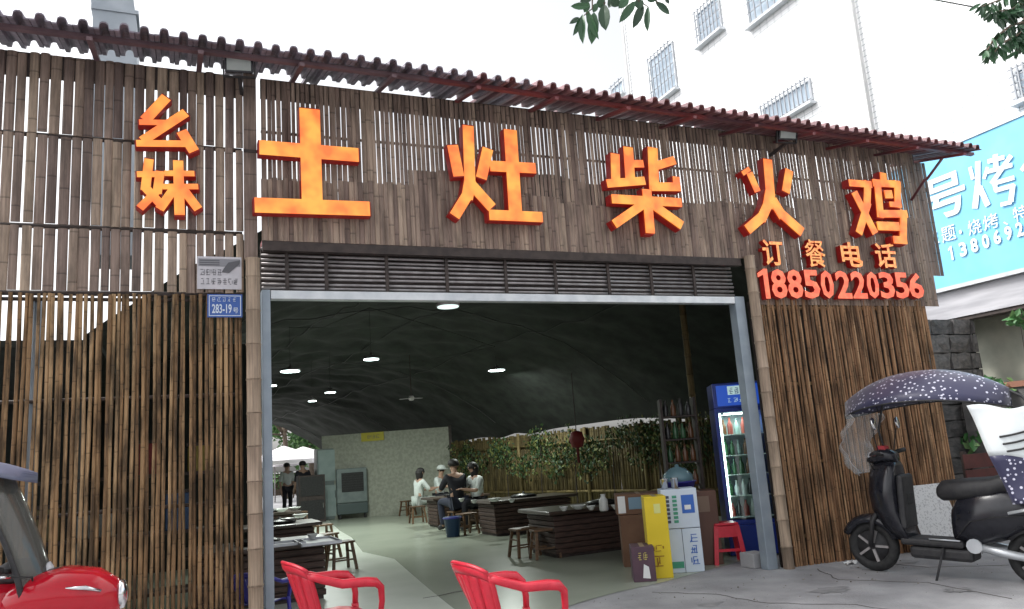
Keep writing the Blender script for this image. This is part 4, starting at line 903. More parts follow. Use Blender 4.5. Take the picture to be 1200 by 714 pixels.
doorstep = onZ(893, 662, .0); t = thing('concrete_block', 'low concrete block at the foot of the right jamb', 'block', (5.98, .3, 0))
MB().box((-.12, -.12, 0), (.1, .12, .16)).build('block_body', m_conc, t, bevel=.012)

# ------------------------------------------------------------------ plastic armchairs
def armchair(name, m_, loc, rz, label, cat='chair', group=None):
    t = thing(name, label, cat, loc, rz, group)
    # seat at .42, faces -Y, back at +Y
    b = MB(); b.grid(lambda u, v: Vector(((u - .5) * (.46 - .04 * v), -.24 + .46 * v, .425 - .025 * math.sin(math.pi * v) * (1 - abs(2 * u - 1) ** 2) - .02 * max(0, .2 - v) * 5)), 10, 8)
    b.build('seat', m_, t, True, solid=.012)
    b = MB(); b.tube([(-.23, -.24, .405), (0, -.26, .39), (.23, -.24, .405)], .014, 8); b.build('seat_edge', m_, t, True)
    def back(u, v):
        a_ = (u - .5) * 2; w_ = .17 + .09 * min(1, v * 1.3); return Vector((a_ * w_, .22 + .12 * v - .07 * abs(a_) ** 2.2 - .02, .43 + .38 * v - .045 * abs(a_) ** 3 * v))
    for k in range(5):                                          # back slats
        u0, u1 = k / 5 + .011, (k + 1) / 5 - .011
        MB().grid(lambda u, v: back(u0 + (u1 - u0) * u, v * .84), 3, 8).build('back_slat', m_, t, True, solid=.01)
    MB().grid(lambda u, v: back(u, .83 + .17 * v) + Vector((0, .012 * math.sin(math.pi * v), 0)), 16, 3).build('back_rail', m_, t, True, solid=.016)
    MB().tube([back(i / 14, 1.0) + Vector((0, .006, .0)) for i in range(15)], .013, 8).build('back_rim', m_, t, True)
    for s in (-1, 1):
        e = back(.5 + .5 * s, .9)
        pts = [e, e + Vector((s * .015, -.08, -.03)), Vector((s * .285, .02, .655)), Vector((s * .292, -.14, .648)), Vector((s * .288, -.22, .635)), Vector((s * .278, -.262, .595)), Vector((s * .262, -.272, .50)), Vector((s * .25, -.262, .41))]
        MB().tube(pts, [.026, .030, .033, .036, .036, .032, .028, .028], 10, flat=.75).build('armrest', m_, t, True)
        MB().tube([(s * .25, -.262, .43), (s * .262, -.285, 0)], [.028, .02], 8).build('leg', m_, t, True)
        MB().tube([back(.5 + .5 * s, .05), (s * .235, .24, .40), (s * .25, .31, 0)], [.02, .028, .02], 8).build('leg', m_, t, True)
        MB().tube([back(.5 + .5 * s, v) for v in (0, .25, .5, .75, .95)], .016, 8).build('back_stile', m_, t, True)
    return t
def ground_at(p): return Vector((p.x, p.y, gz(p.x, p.y)))
cA = onZ(392, 706, .43); armchair('plastic_armchair', m_red, ground_at(onZ(389, 703, .50)), R(99), 'red plastic armchair nearer the left jamb, facing right', group='red plastic armchairs at the entrance')
armchair('plastic_armchair', m_red, ground_at(onZ(595, 704, .50)), R(95), 'red plastic armchair at the bottom centre, with a narrower side-on back', group='red plastic armchairs at the entrance')
armchair('plastic_armchair', m_bluepl, ground_at(Vector((.70, .52, 0))), R(150), 'low dark blue plastic armchair at the foot of the left jamb').scale = (.72, .72, .70)

# ------------------------------------------------------------------ scooters
def torus(b, c, R_, r_, seg=28, ss=8, axis='Y'):
    vs = []
    for i in range(seg):
        a_ = 2 * math.pi * i / seg
        for j in range(ss):
            q = 2 * math.pi * j / ss; rr = R_ + r_ * math.cos(q); vs.append(Vector((rr * math.cos(a_), r_ * 1.1 * math.sin(q), rr * math.sin(a_))) + Vector(c))
    b.add(vs, [(i * ss + j, i * ss + (j + 1) % ss, ((i + 1) % seg) * ss + (j + 1) % ss, ((i + 1) % seg) * ss + j) for i in range(seg) for j in range(ss)])
def wheel(t, c, r=.215):
    w_ = thing_part('wheel', t, c)
    return w_
def shell(sections, seg=14):                               # loft of rounded cross sections: (x, zc, half width, half height, power)
    b = MB(); rings = []
    for x_, zc, hw_, hh, *pw in sections:
        p_ = pw[0] if pw else 2.6; rg = []
        for k in range(seg):
            a_ = 2 * math.pi * k / seg; c_, s_ = math.cos(a_), math.sin(a_)
            rg.append(Vector((x_, hw_ * math.copysign(abs(c_) ** (2 / p_), c_), zc + hh * math.copysign(abs(s_) ** (2 / p_), s_))))
        rings.append(rg)
    return b.loft(rings)
def add_wheel(t, x_, m_hub):
    b = MB(); torus(b, (x_, 0, .225), .175, .05); w_ = b.build('wheel', m_black, t, True)
    MB().tube([(x_, -.035, .225), (x_, .035, .225)], .135, 20).build('rim', m_hub, w_, True)
    for k in range(5):
        a_ = 2 * math.pi * k / 5; MB().bar((x_ + .03 * math.cos(a_), -.04, .225 + .03 * math.sin(a_)), (x_ + .14 * math.cos(a_), -.04, .225 + .14 * math.sin(a_)), .025, .02).build('spoke', m_rail, w_)
    return w_
m_dots = bpy.data.materials.new('navy cloth with white dots'); m_dots.use_nodes = True
_n = m_dots.node_tree.nodes; _l = m_dots.node_tree.links; _b = _n['Principled BSDF']
_tc = _n.new('ShaderNodeTexCoord'); _v = _n.new('ShaderNodeTexVoronoi'); _v.inputs['Scale'].default_value = 27; _v.inputs['Randomness'].default_value = .8; _l.new(_tc.outputs['Object'], _v.inputs['Vector'])
_lt = _n.new('ShaderNodeMath'); _lt.operation = 'LESS_THAN'; _lt.inputs[1].default_value = .27; _l.new(_v.outputs['Distance'], _lt.inputs[0])
_mx = _n.new('ShaderNodeMix'); _mx.data_type = 'RGBA'; _mx.inputs[6].default_value = (.028, .028, .075, 1); _mx.inputs[7].default_value = (.6, .6, .72, 1)
_l.new(_lt.outputs[0], _mx.inputs[0]); _l.new(_mx.outputs[2], _b.inputs['Base Color']); _b.inputs['Roughness'].default_value = .4; _b.inputs['Sheen Weight'].default_value = .3
m_clear = mat('scratched clear plastic', (.75, .8, .82), .12, alpha=.30, bump=.8, bscale=14); m_clear2 = mat('smoked clear plastic', (.10, .10, .09), .12, alpha=.72)
def scooter(t, body, seatm, mirrors=True):
    # length along local X, front towards -X, wheelbase 1.3
    add_wheel(t, -.64, m_blackmt); add_wheel(t, .64, m_blackmt)
    MB().tube([(-.64, -.085, .225), (-.60, -.09, .45), (-.50, -.05, .62)], .022, 8).tube([(-.64, .085, .225), (-.60, .09, .45), (-.50, .05, .62)], .022, 8).build('fork', m_blackmt, t, True)
    b = MB(); rr = []
    for i in range(9):
        a_ = R(20 + i * 17); c = Vector((-.64 + .25 * math.cos(a_), 0, .225 + .25 * math.sin(a_))); rr.append([c + Vector((0, w_ * .085, 0)) + Vector((math.cos(a_), 0, math.sin(a_))) * h_ for w_, h_ in ((-1, -.04), (-.9, .005), (-.4, .028), (.4, .028), (.9, .005), (1, -.04))])
    b.loft(rr, cap=False); b.build('front_mudguard', body, t, True, solid=.006)
    # leg shield: lofted in z
    b = MB(); rr = []
    for z, x_, hw_, th in ((.30, -.34, .13, .04), (.40, -.40, .17, .06), (.55, -.46, .20, .08), (.70, -.47, .21, .085), (.84, -.46, .18, .08), (.93, -.45, .13, .07), (.97, -.44, .09, .05)):
        rg = []
        for k in range(14):
            a_ = 2 * math.pi * k / 14; cc, ss_ = math.cos(a_), math.sin(a_); rg.append(Vector((x_ + th * 1.45 * cc - (.05 * (1 - abs(ss_)) if cc < 0 else 0) + .05 * abs(ss_) ** 2, hw_ * math.copysign(abs(ss_) ** .8, ss_), z)))
        rr.append(rg)
    b.loft(rr); b.build('leg_shield', body, t, True)
    MB().box((-.35, -.15, .40), (-.29, .15, .86), taper=.1).build('inner_panel', m_blackmt, t, bevel=.02)
    b = shell([(-.62, .98, .03, .02), (-.58, 1.0, .07, .05), (-.50, 1.02, .10, .065), (-.42, 1.02, .09, .06), (-.36, 1.01, .05, .04)]); b.build('handlebar_cowl', body if mirrors else seatm, t, True)
    MB().lathe([(.05, 0), (.055, .02), (.03, .035), (.005, .04)], c=(-.575, 0, 1.0), M=Matrix.Rotation(R(-90), 4, 'Y'), seg=14).build('headlight', mat('headlight lens', (.5, .5, .52), .1), t, True)
    MB().tube([(-.42, -.33, 1.06), (-.45, -.18, 1.04), (-.46, 0, 1.02), (-.45, .18, 1.04), (-.42, .33, 1.06)], .013, 8).build('handlebar', m_blackmt, t, True)
    for s in (-1, 1):
        MB().tube([(-.415, s * .34, 1.06), (-.44, s * .22, 1.048)], .02, 8).build('grip', m_black, t, True)
        MB().tube([(-.46, s * .2, 1.03), (-.50, s * .28, 1.02), (-.47, s * .35, 1.03)], .007, 6).build('brake_lever', m_chrome, t, True)
        if not mirrors: continue
        mr = MB().tube([(-.45, s * .18, 1.05), (-.45, s * .25, 1.2), (-.44, s * .27, 1.26)], .006, 6).build('mirror_stem', m_black, t, True)
        MB().lathe([(.005, -.012), (.05, -.01), (.055, 0), (.05, .008)], c=(-.43, s * .28, 1.31), M=Matrix.Rotation(R(80), 4, 'Y') @ Matrix.Diagonal((1, .8, 1, 1)), seg=14).build('mirror_glass', m_chrome, mr, True)
    # floor board, seat unit, tail
    MB().box((-.36, -.14, .27), (.14, .14, .33)).build('floorboard', m_blackmt, t, bevel=.02)
    b = shell([(.06, .46, .11, .14), (.12, .50, .15, .19), (.28, .53, .18, .235), (.46, .57, .175, .215), (.62, .60, .15, .15), (.80, .64, .12, .10), (.90, .67, .07, .05)]); b.build('body_shell', body, t, True)
    b = shell([(-.04, .72, .09, .05), (.0, .73, .14, .085), (.2, .75, .16, .09), (.38, .77, .16, .085), (.46, .80, .15, .085), (.64, .82, .14, .075), (.80, .825, .09, .05)]); b.build('saddle', seatm, t, True)
    MB().tube([(.56, -.14, .74), (.74, -.15, .80), (.88, -.10, .84), (.92, 0, .845), (.88, .10, .84), (.74, .15, .80), (.56, .14, .74)], .014, 8).build('grab_rail', m_chrome, t, True)
    MB().box((.86, -.07, .66), (.93, .07, .72)).build('tail_light', mat('red lens', (.4, .01, .01), .2), t, bevel=.015)
    for s in (-1, 1):
        MB().tube([(.50, s * .168, .58), (.66, s * .165, .62), (.82, s * .13, .66)], .016, 8, flat=.5).build('side_trim', m_silver, t, True)
        MB().tube([(.18, s * .10, .30), (.42, s * .12, .26), (.64, s * .10, .225)], [.03, .035, .03], 8).build('swing_arm', m_silver, t, True)
        MB().tube([(.66, s * .11, .23), (.74, s * .12, .5)], .022, 8).build('shock_absorber', m_rail, t, True)
    b = MB(); rr = []
    for i in range(8):
        a_ = R(15 + i * 18); c = Vector((.64 + .26 * math.cos(a_), 0, .225 + .26 * math.sin(a_))); rr.append([c + Vector((0, w_ * .09, 0)) + Vector((math.cos(a_), 0, math.sin(a_))) * h_ for w_, h_ in ((-1, -.05), (-.9, .005), (0, .02), (.9, .005), (1, -.05))])
    b.loft(rr, cap=False); b.build('rear_mudguard', m_blackmt, t, True, solid=.006)
    MB().tube([(-.02, -.12, .27), (-.06, -.26, .01)], .011, 6).build('side_stand', m_blackmt, t, True)
    for s in (-1, 1): MB().tube([(-.50, s * .27, 1.02), (-.56, s * .16, 1.0), (-.55, s * .08, .90), (-.52, s * .05, .74)], .005, 5).build('brake_cable', m_black, t, True)
    MB().tube([(.10, -.155, .36), (.22, -.182, .50), (.40, -.182, .545), (.62, -.158, .565), (.80, -.125, .60)], .004, 5).build('panel_seam', m_black, t, True)
    MB().tube([(-.12, -.145, .335), (.12, -.145, .335)], .008, 5).build('foot_trim', m_silver, t, True)
    MB().box((.895, -.09, .46), (.90, .09, .60)).build('number_plate', m_white, t)
    MB().box((-.395, -.07, .60), (-.285, .07, .70)).build('hook_box', m_black, t, bevel=.01)
    MB().box((-.30, -.12, .16), (.2, .12, .265)).build('battery_box', m_blackmt, t, bevel=.03)
    MB().lathe([(.06, -.01), (.06, .01)], c=(.22, -.13, .30), M=Matrix.Rotation(R(90), 4, 'X'), seg=12).build('pedal_hub', m_silver, t)

# black scooter, right
pf = onG(1027, 669)
an_ = R(-68); pr = pf + Vector((math.cos(an_), math.sin(an_), 0)) * 1.48; pr.z = gz(pr.x, pr.y) - .04
mid = (pf + pr) / 2; yaw = math.atan2(pr.y - pf.y, pr.x - pf.x); pitch = -math.atan2(pr.z - pf.z, 1.54)
BSc = thing('black_scooter', 'black electric scooter with polka dot canopy parked at the right wall', 'scooter', mid, rot=(0, pitch, yaw)); BSc.scale = (1.15, 1.15, 1.15)
scooter(BSc, m_blackpl, m_blackmt)
MB().box((-.52, -.05, 1.06), (-.44, .05, 1.11)).build('dash_cover', mat('red dash cover', (.35, .01, .02), .4), BSc, bevel=.01)
MB().tube([(-.45, 0, 1.0), (-.50, 0, 1.25), (-.42, 0, 1.56), (-.30, 0, 1.64)], .011, 6).build('canopy_pole', m_blackmt, BSc, True)
MB().tube([(.80, 0, .72), (.90, 0, 1.15), (.66, 0, 1.50), (.40, 0, 1.66)], .011, 6).build('canopy_pole', m_blackmt, BSc, True)
def canopy(u, v):
    a_ = 2 * u - 1; b_ = 2 * v - 1
    x_ = -.78 + 1.36 * u; w_ = .42 * (1 - abs(a_) ** 2.4) ** .75 + .015
    z = 1.54 + .22 * (1 - abs(a_) ** 2.2) * (1 - .55 * abs(b_) ** 2) + .03 * a_
    return Vector((x_, b_ * w_, z - .15 * abs(b_) ** 2))
MB().grid(canopy, 26, 14).build('canopy_cloth', m_dots, BSc, True, solid=.004)
MB().tube([canopy(i / 26, 0) for i in range(27)], .007, 5).tube([canopy(i / 26, 1) for i in range(27)], .007, 5).build('canopy_hem', m_blackmt, BSc, True)
for i in range(4):
    MB().tube([canopy(.14 + .24 * i, v / 10) - Vector((0, 0, .012)) for v in range(11)], .005, 5).build('canopy_rib', m_blackmt, BSc, True)
scw = lambda u, v: Vector((-.72 - .10 * math.sin(math.pi * min(1, v * 1.1)) + .13 * (2 * u - 1) ** 2 + .02 * math.sin(13 * u + 9 * v) + .015 * math.sin(23 * v + 5 * u), (2 * u - 1) * (.36 - .06 * (1 - v)), .86 + .54 * v))
MB().grid(scw, 24, 18).build('windscreen', m_clear, BSc, True)
for u_ in (0, 1): MB().tube([scw(u_, v / 12) for v in range(13)], .003, 5).build('screen_hem', m_rail, BSc, True)
MB().tube([scw(u / 12, 0) for u in range(13)], .003, 5).build('screen_hem', m_rail, BSc, True)
m_silverfilm = mat('silver white coated cloth', (.75, .80, .80), .3, (.68, .72, .74), 6, bump=.3, bscale=9)
def flap(u, v):
    a_ = 1.9 * u                                                # wraps from the rear round to the near side
    return Vector((.34 + .36 * math.sin(a_) ** 1 * (1 if a_ < 1.57 else 1) + .30 * v * (.5 + .5 * u) + .10 * v, -.37 + .36 * (1 - math.cos(a_)) + .02 * math.sin(9 * v + 5 * u), 1.47 - .80 * v - .05 * u + .015 * math.sin(11 * u)))
MB().grid(lambda u, v: flap(u, .04 + v * .50), 16, 10).build('rear_flap_lining', m_silverfilm, BSc, True, solid=.003)
MB().grid(lambda u, v: flap(u, .54 + v * .46), 16, 8).build('rear_flap', m_dots, BSc, True, solid=.003)
for k in range(3): MB().tube([flap(.18, .36 + .07 * k) + Vector((0, -.012, 0)), flap(.32, .31 + .07 * k) + Vector((0, -.014, 0)), flap(.5, .26 + .07 * k) + Vector((.006, -.014, 0))], .008, 5).build('flap_strap', m_blackmt, BSc, True)

# red scooter, lower left (only the nose, screen and canopy tip are in view)
hp_ = onZ(105, 664, 1.0)
RSc = thing('red_scooter', 'glossy red scooter nose with dark windscreen and canopy at the lower left', 'scooter', (hp_.x - .76, hp_.y, gz(hp_.x, hp_.y) + .04), R(172))
scooter(RSc, m_redgloss, m_blackmt, False)
b = shell([(-.95, .84, .02, .02), (-.91, .85, .10, .09), (-.82, .87, .16, .13), (-.68, .885, .19, .14), (-.54, .88, .19, .13), (-.42, .85, .15, .10), (-.34, .83, .06, .05)], 18); b.build('front_fairing', m_redgloss, RSc, True)
for s_ in (-1, 1): MB().tube([(-.86, s_ * .13, .90), (-.80, s_ * .165, .925), (-.70, s_ * .17, .935)], [.008, .012, .006], 8).build('fairing_trim', m_chrome, RSc, True)
MB().lathe([(.075, 0), (.07, .02), (.03, .035)], c=(-.925, 0, .86), M=Matrix.Rotation(R(-90), 4, 'Y'), seg=16).build('nose_lamp', m_chrome, RSc, True)
def scr(u, v): return Vector((-.62 + .24 * v ** 1.3, (2 * u - 1) * (.16 + .06 * v), .90 + .64 * v)) + Vector((.10 * (2 * u - 1) ** 2, 0, 0))
MB().grid(scr, 12, 10).build('windscreen', m_clear2, RSc, True, solid=.006)
for u_ in (0, 1): MB().tube([scr(u_, v / 8) for v in range(9)], [.016, .015, .014, .013, .012, .011, .010, .01, .01], 6).build('screen_frame', m_blackmt, RSc, True)
MB().lathe([(.10, -.02), (.09, .03), (.04, .05)], c=(-.60, 0, .97), seg=14).build('screen_mount', m_blackmt, RSc, True)
MB().grid(lambda u, v: Vector((-.52 + 1.1 * u, (2 * v - 1) * .36 * (1 - abs(2 * u - 1) ** 2.6) ** .5, 1.50 + .12 * (1 - (2 * u - 1) ** 2) - .05 * (2 * v - 1) ** 2)), 20, 10).build('canopy_cloth', mat('grey blue canopy cloth', (.10, .11, .17), .4, (.15, .16, .23), 5), RSc, True, solid=.005)

# ------------------------------------------------------------------ leaning board, litter
pb = onG(1118, 640); wbx = 8.05
lb_ = thing('leaning_board', 'white speckled board leaning on the bamboo wall behind the black scooter', 'board', (8.25, -.33, gz(8.25, -.33)), R(0))
MB().box((-.33, 0, 0), (.33, .02, .80), Matrix.Rotation(R(-17), 4, 'X')).build('board_sheet', mat('white speckled board', (.6, .6, .6), .6, (.38, .38, .39), 45, contrast=(.55, .6)), lb_)
MB().box((-.345, -.004, 0), (-.331, .024, .805), Matrix.Rotation(R(-17), 4, 'X')).build('edge_strip', m_dark, lb_)
q = onG(998, 661); MB_ = MB(); MB_.grid(lambda u, v: Vector(((u - .5) * .14, (v - .5) * .1, .02 + .02 * math.sin(9 * u + 5 * v) * math.cos(8 * v))), 6, 6)
tag(MB_.build('paper_scrap', m_white, None, False, solid=.002, loc=q), 'crumpled white paper scrap on the concrete at the wall foot', 'litter')

# ------------------------------------------------------------------ neighbour building on the right
BX = 11.6
bd = thing('tiled_building', 'tall white tiled building on the right with barred windows', 'building', (BX, 3, 0))
def tilemat():
    M = mat('white wall tiles', (.80, .81, .82), .4); n = M.node_tree.nodes; l = M.node_tree.links; b = n['Principled BSDF']
    ge = n.new('ShaderNodeNewGeometry'); sp = n.new('ShaderNodeSeparateXYZ'); l.new(ge.outputs['Position'], sp.inputs[0])
    out = None
    for ax, sz, wd in ((1, .22, .05), (2, .11, .10)):
        dv = n.new('ShaderNodeMath'); dv.operation = 'DIVIDE'; dv.inputs[1].default_value = sz; l.new(sp.outputs[ax], dv.inputs[0])
        fr = n.new('ShaderNodeMath'); fr.operation = 'FRACT'; l.new(dv.outputs[0], fr.inputs[0])
        lt_ = n.new('ShaderNodeMath'); lt_.operation = 'LESS_THAN'; lt_.inputs[1].default_value = wd; l.new(fr.outputs[0], lt_.inputs[0])
        if out is None: out = lt_.outputs[0]
        else:
            mx_ = n.new('ShaderNodeMath'); mx_.operation = 'MAXIMUM'; l.new(out, mx_.inputs[0]); l.new(lt_.outputs[0], mx_.inputs[1]); out = mx_.outputs[0]
    mx = n.new('ShaderNodeMix'); mx.data_type = 'RGBA'; mx.inputs[6].default_value = (.80, .81, .82, 1); mx.inputs[7].default_value = (.30, .33, .34, 1)
    l.new(out, mx.inputs[0]); l.new(mx.outputs[2], b.inputs['Base Color']); return M
m_tilew = tilemat()
def by(px, py): q_ = onX(px, py, BX); return q_.y - 3, q_.z
yfar = onX(737, 90, BX).y - 3
MB().box((.005, -14, 3.4), (9, yfar, 22)).build('wall', m_tilew, bd)
m_wg = mat('pale window glass', (.34, .42, .50), .2, (.42, .50, .58), 2); m_frame = mat('pale aluminium', (.6, .63, .66), .4); m_bars = mat('thin grey bars', (.30, .32, .35), .5)
def window(c0, c1, c2, nb=7, hor=5, lab=None):
    # c0 top-left px, c1 top-right px, c2 bottom-left px
    y0, z0 = by(*c0); y1, z1 = by(*c1); y2, z2 = by(*c2); yl_, yr = max(y0, y1), min(y0, y1); zt, zb = (z0 + z1) / 2, z2
    w_ = MB().box((-.035, yr, zb), (-.003, yr + .05, zt)).box((-.035, yl_ - .05, zb), (-.003, yl_, zt)).box((-.035, yr + .051, zt - .05), (-.003, yl_ - .051, zt)).box((-.035, yr + .051, zb), (-.003, yl_ - .051, zb + .05)).build('window', m_frame, bd)
    MB().box((-.012, yr + .052, zb + .052), (-.004, yl_ - .052, zt - .052)).build('pane', m_wg, w_)
    for k in range(nb): yy = yr + (yl_ - yr) * (k + .5) / nb; MB().box((-.12, yy - .012, zb - .05), (-.10, yy + .012, zt + .03)).build('bar', m_bars, w_)
    for k in range(hor): zz_ = zb + (zt - zb) * k / (hor - 1); MB().box((-.098, yr - .03, zz_ - .010), (-.08, yl_ + .03, zz_ + .010)).build('crossbar', m_bars, w_)
    MB().box((-.16, yr - .06, zb - .11), (-.003, yl_ + .06, zb - .055)).build('sill', m_frame, w_)
window((760, 66), (789, 54), (768, 122)); window((815, 13), (843, -2), (822, 52)); window((873, -20), (925, -55), (878, 32)); window((893, 125), (950, 94), (897, 150), 12, 2); window((1187, 82), (1235, 62), (1192, 118)); window((717, 102), (731, 94), (722, 116), 3, 2)
for px in (738, 1016):
    y_, _ = by(px, 90); pp = MB().tube([(-.06, y_, 3.5), (-.06, y_, 21.9)], .035, 8).build('drain_pipe', m_white, bd, True)
# base storey behind banner: soffit beam and back wall
y1_, zb_ = by(1085, 340); y2_, zt_ = by(1072, 190)
zb_ = onX(1120, 334, BX - .35).z; zt_ = onX(1120, 170, BX - .35).z
MB().box((-.30, -14, zb_ - .50), (0.0, y1_ + 3, zb_ - .04)).build('canopy_beam', mat('dirty white render', (.50, .50, .53), .8, (.36, .36, .39), 4, stretch=(1, .3, 3)), bd)
MB().box((-.28, -14, zb_ - .56), (-.02, y1_ + 3, zb_ - .504)).build('beam_underside', m_dark, bd)
m_wallt = mat('old pale wall tile', (.34, .35, .29), .6, (.46, .46, .38), 3, bump=.3)
MB().box((.3, -14, -.5), (.6, 4, 3.39)).build('rear_wall', m_wallt, bd)
yb0 = onX(1150, 160, BX - .35).y
bn_ = thing('blue_banner', 'sky blue shop banner with white lettering and phone number at the right', 'banner', (BX - .36, 2.2, zb_))
yR, yL = -5.0, onX(1060, 200, BX - .36).y - 2.2 + .3
m_ban = mat('sky blue banner vinyl', (.17, .52, .78), .4, (.21, .56, .82), 2)
MB().box((0, yR, 0), (.04, yL, zt_ - zb_)).build('banner_sheet', m_ban, bn_)
MB().box((-.02, yR, -.06), (.05, yL, -.002)).build('banner_frame', m_silver, bn_); MB().box((-.02, yR, zt_ - zb_ + .002), (.05, yL, zt_ - zb_ + .05)).build('banner_frame', m_silver, bn_)
m_bt = mat('white banner print', (.85, .86, .86), .5)
def btext(s_, x0, yt, x1, yb, bold, nm='banner_character', dy=0):
    X_ = BX - .375; xm = (x0 + x1) / 2
    A_ = onX(x0, (yt + yb) / 2, X_); B_ = onX(x1, (yt + yb) / 2 - (x1 - x0) * .3, X_); T_ = onX(xm, yt, X_).z; Bt = onX(xm, yb, X_).z
    o = Vector((X_, A_.y, Bt)) - bn_.location
    place_text(s_, nm, m_bt, o, (0, B_.y - A_.y, 0), (0, 0, T_ - Bt), bn_, bold, .004)
btext('号', 1083, 205, 1130, 256, .02)
for i_, (a_, b_, w_) in enumerate((((250,248),(264,302),18),((285,222),(285,335),26),((285,325),(272,430),28),((293,335),(330,418),26),((328,248),(312,300),16),((328,224),(402,204),22),((362,192),(366,262),24),((322,270),(437,238),22),((432,196),(345,322),22),((348,322),(446,294),22),((358,318),(366,352),20),((360,352),(446,328),22),((440,325),(430,402),24),((434,402),(385,414),20))):
    X_ = BX - .375 - .0008 * i_; A_ = onX(1070 + a_[0] / 3.76, 130 + a_[1] / 3.76, X_); B_ = onX(1070 + b_[0] / 3.76, 130 + b_[1] / 3.76, X_)
    hw_ = .5 * w_ / 3.76 * (onX(1160, 220, X_).z - onX(1160, 221, X_).z); d_ = (B_ - A_).normalized(); n_ = Vector((0, -d_.z, d_.y)) * hw_ * (1 if abs(d_.z) > .6 else .9)
    MB().prism([q_ - bn_.location for q_ in (A_ - n_, B_ - n_, B_ + n_, A_ + n_)], (.0006, 0, 0)).build('character_stroke', m_bt, bn_)
btext('鱼', 1195, 168, 1250, 228, .0)
for s_, x0, x1, yc in (('主', 1086, 1099, 278), ('题', 1103, 1119, 274), ('·', 1124, 1127, 272), ('烧', 1134, 1149, 266), ('烤', 1152, 1169, 260), ('、', 1176, 1181, 262), ('特', 1187, 1204, 250)):
    hh = 9 if s_ not in '·、' else 2.5
    btext(s_, x0, yc - hh, x1, yc + hh, .0)
for i, s_ in enumerate('13806928'):
    xc = 1115 + i * 13.3 - (.0 if i else 1); yc = 297 - i * 4.7; btext(s_, xc - (4 if s_ != '1' else 2.2), yc - 8.5, xc + (4 if s_ != '1' else 2.2), yc + 8.5, .03, 'banner_digit')
c_ = onX(1090, 303, BX - .375) - bn_.location
MB().lathe([(.11, 0), (.11, .006)], c=c_, M=Matrix.Rotation(R(-90), 4, 'Y'), seg=24).build('phone_symbol', m_bt, bn_)
place_text('✆', 'phone_mark', m_ban, c_ + Vector((-.012, .06, -.07)), (0, -.12, 0), (0, 0, .14), bn_, .0, .001)
# stone block wall and stuff between the buildings
m_stone = mat('grey stone block', (.10, .10, .10), .85, (.18, .17, .165), 5, rand=.35, bump=.6, bscale=14); m_mortar = mat('dark mortar', (.05, .05, .05), .9)
sw_z = onX(1110, 378, 10.4).z
sw = thing('stone_wall', 'grey stone block wall behind the right end of the bamboo wall', 'wall', (9.75, 1.2, -.4))
sx1 = onY(1146, 400, 1.2).x - 9.75; stz = onY(1120, 374, 1.2).z + .4
MB().box((-.85, .06, 0), (sx1, .4, stz)).build('mortar_core', m_mortar, sw)
def rough_block(seed):
    r_ = random.Random(seed); b = MB()
    vs = [Vector((i / 3, 0 if 0 < i < 3 and 0 < j < 2 else .25, j / 2)) + Vector((r_.uniform(-.04, .04), r_.uniform(-.35, .35), r_.uniform(-.05, .05))) for j in range(3) for i in range(4)]
    b.add(vs + [Vector((x_, 1, z_)) for x_, z_ in ((0, 0), (1, 0), (1, 1), (0, 1))], [(j * 4 + i, j * 4 + i + 1, j * 4 + i + 5, j * 4 + i + 4) for j in range(2) for i in range(3)] + [(0, 12, 13, 3, 2, 1), (8, 9, 10, 11, 14, 15), (0, 4, 8, 15, 12), (3, 13, 14, 11, 7)])
    return b.mesh('stone_block', m_stone)
bms_ = [rough_block(i) for i in range(5)]; z = 0; row = 0
while z < stz - .02:
    hh = min(rnd.uniform(.22, .30), stz - z); x_ = -.85
    while x_ < sx1 - .02:
        w_ = min(rnd.uniform(.35, .6), sx1 - x_); inst('stone_block', rnd.choice(bms_), (x_ + .01, -.01 + rnd.uniform(-.012, .008), z + .01), (0, 0, 0), (w_ - .02, .066, hh - .02), sw); x_ += w_
    z += hh; row += 1
lz = onX(1180, 448, 10.7).z
gw = thing('garden_wall', 'low dark wall with terracotta coping beyond the canopy of the black scooter', 'wall', (10.7, 0, -.2))
MB().box((0, -4, 0), (.25, 1.1, lz + .12)).build('wall_body', m_stone, gw); MB().box((-.03, -4, lz + .121), (.28, 1.1, lz + .2)).build('coping', mat('terracotta coping', (.26, .12, .08), .8, (.33, .16, .10), 7), gw)
rp = thing('wooden_crate', 'reddish brown crate standing behind the black scooter seat', 'crate', (9.75, .25, gz(9.75, .2)))
m_rb = mat('red brown board', (.08, .03, .027), .7, (.12, .04, .035), 6)
for k in range(5): MB().box((-.3, -.02, .1 + k * .2), (.3, .0, .28 + k * .2)).build('plank', m_rb, rp)
for xx in (-.28, .22): MB().box((xx, .003, 0), (xx + .06, .05, 1.12)).build('upright', m_dark, rp)
def plant(loc, label, n, size, rx, rz_, seed, mats_):
    t = thing('leafy_plant', label, 'plant', loc); b = MB(); r_ = random.Random(seed)
    for k in range(n):
        c = (r_.uniform(-rx, rx), r_.uniform(-rx, rx), r_.uniform(.2, 1) * rz_)
        leaf_quads(b, c, 26, .22, .22, .16, size, r_, .2, .3); MB().tube([(0, 0, 0), (c[0] * .5, c[1] * .5, c[2] * .6), c], [.015, .01, .004], 5).build('stem', m_dark, t)
    b.build('foliage', mats_, t); return t
m_lf = mat('broad green leaves', (.03, .11, .03), .45, (.07, .19, .06), 3, space='World'); m_lf2 = mat('light green leaves', (.12, .22, .08), .45, (.18, .30, .12), 3, space='World')
q = onX(1160, 440, 10.9); plant((q.x, q.y, gz(q.x, q.y)), 'green leafy plant behind the polka dot canopy', 10, .18, .4, q.z + .32, 5, [m_lf, m_lf2])
q = onX(1192, 385, 10.9); plant((q.x, q.y, gz(q.x, q.y)), 'taller plant with drooping leaves under the blue banner', 8, .16, .3, q.z + .25, 8, [m_lf, m_lf2])

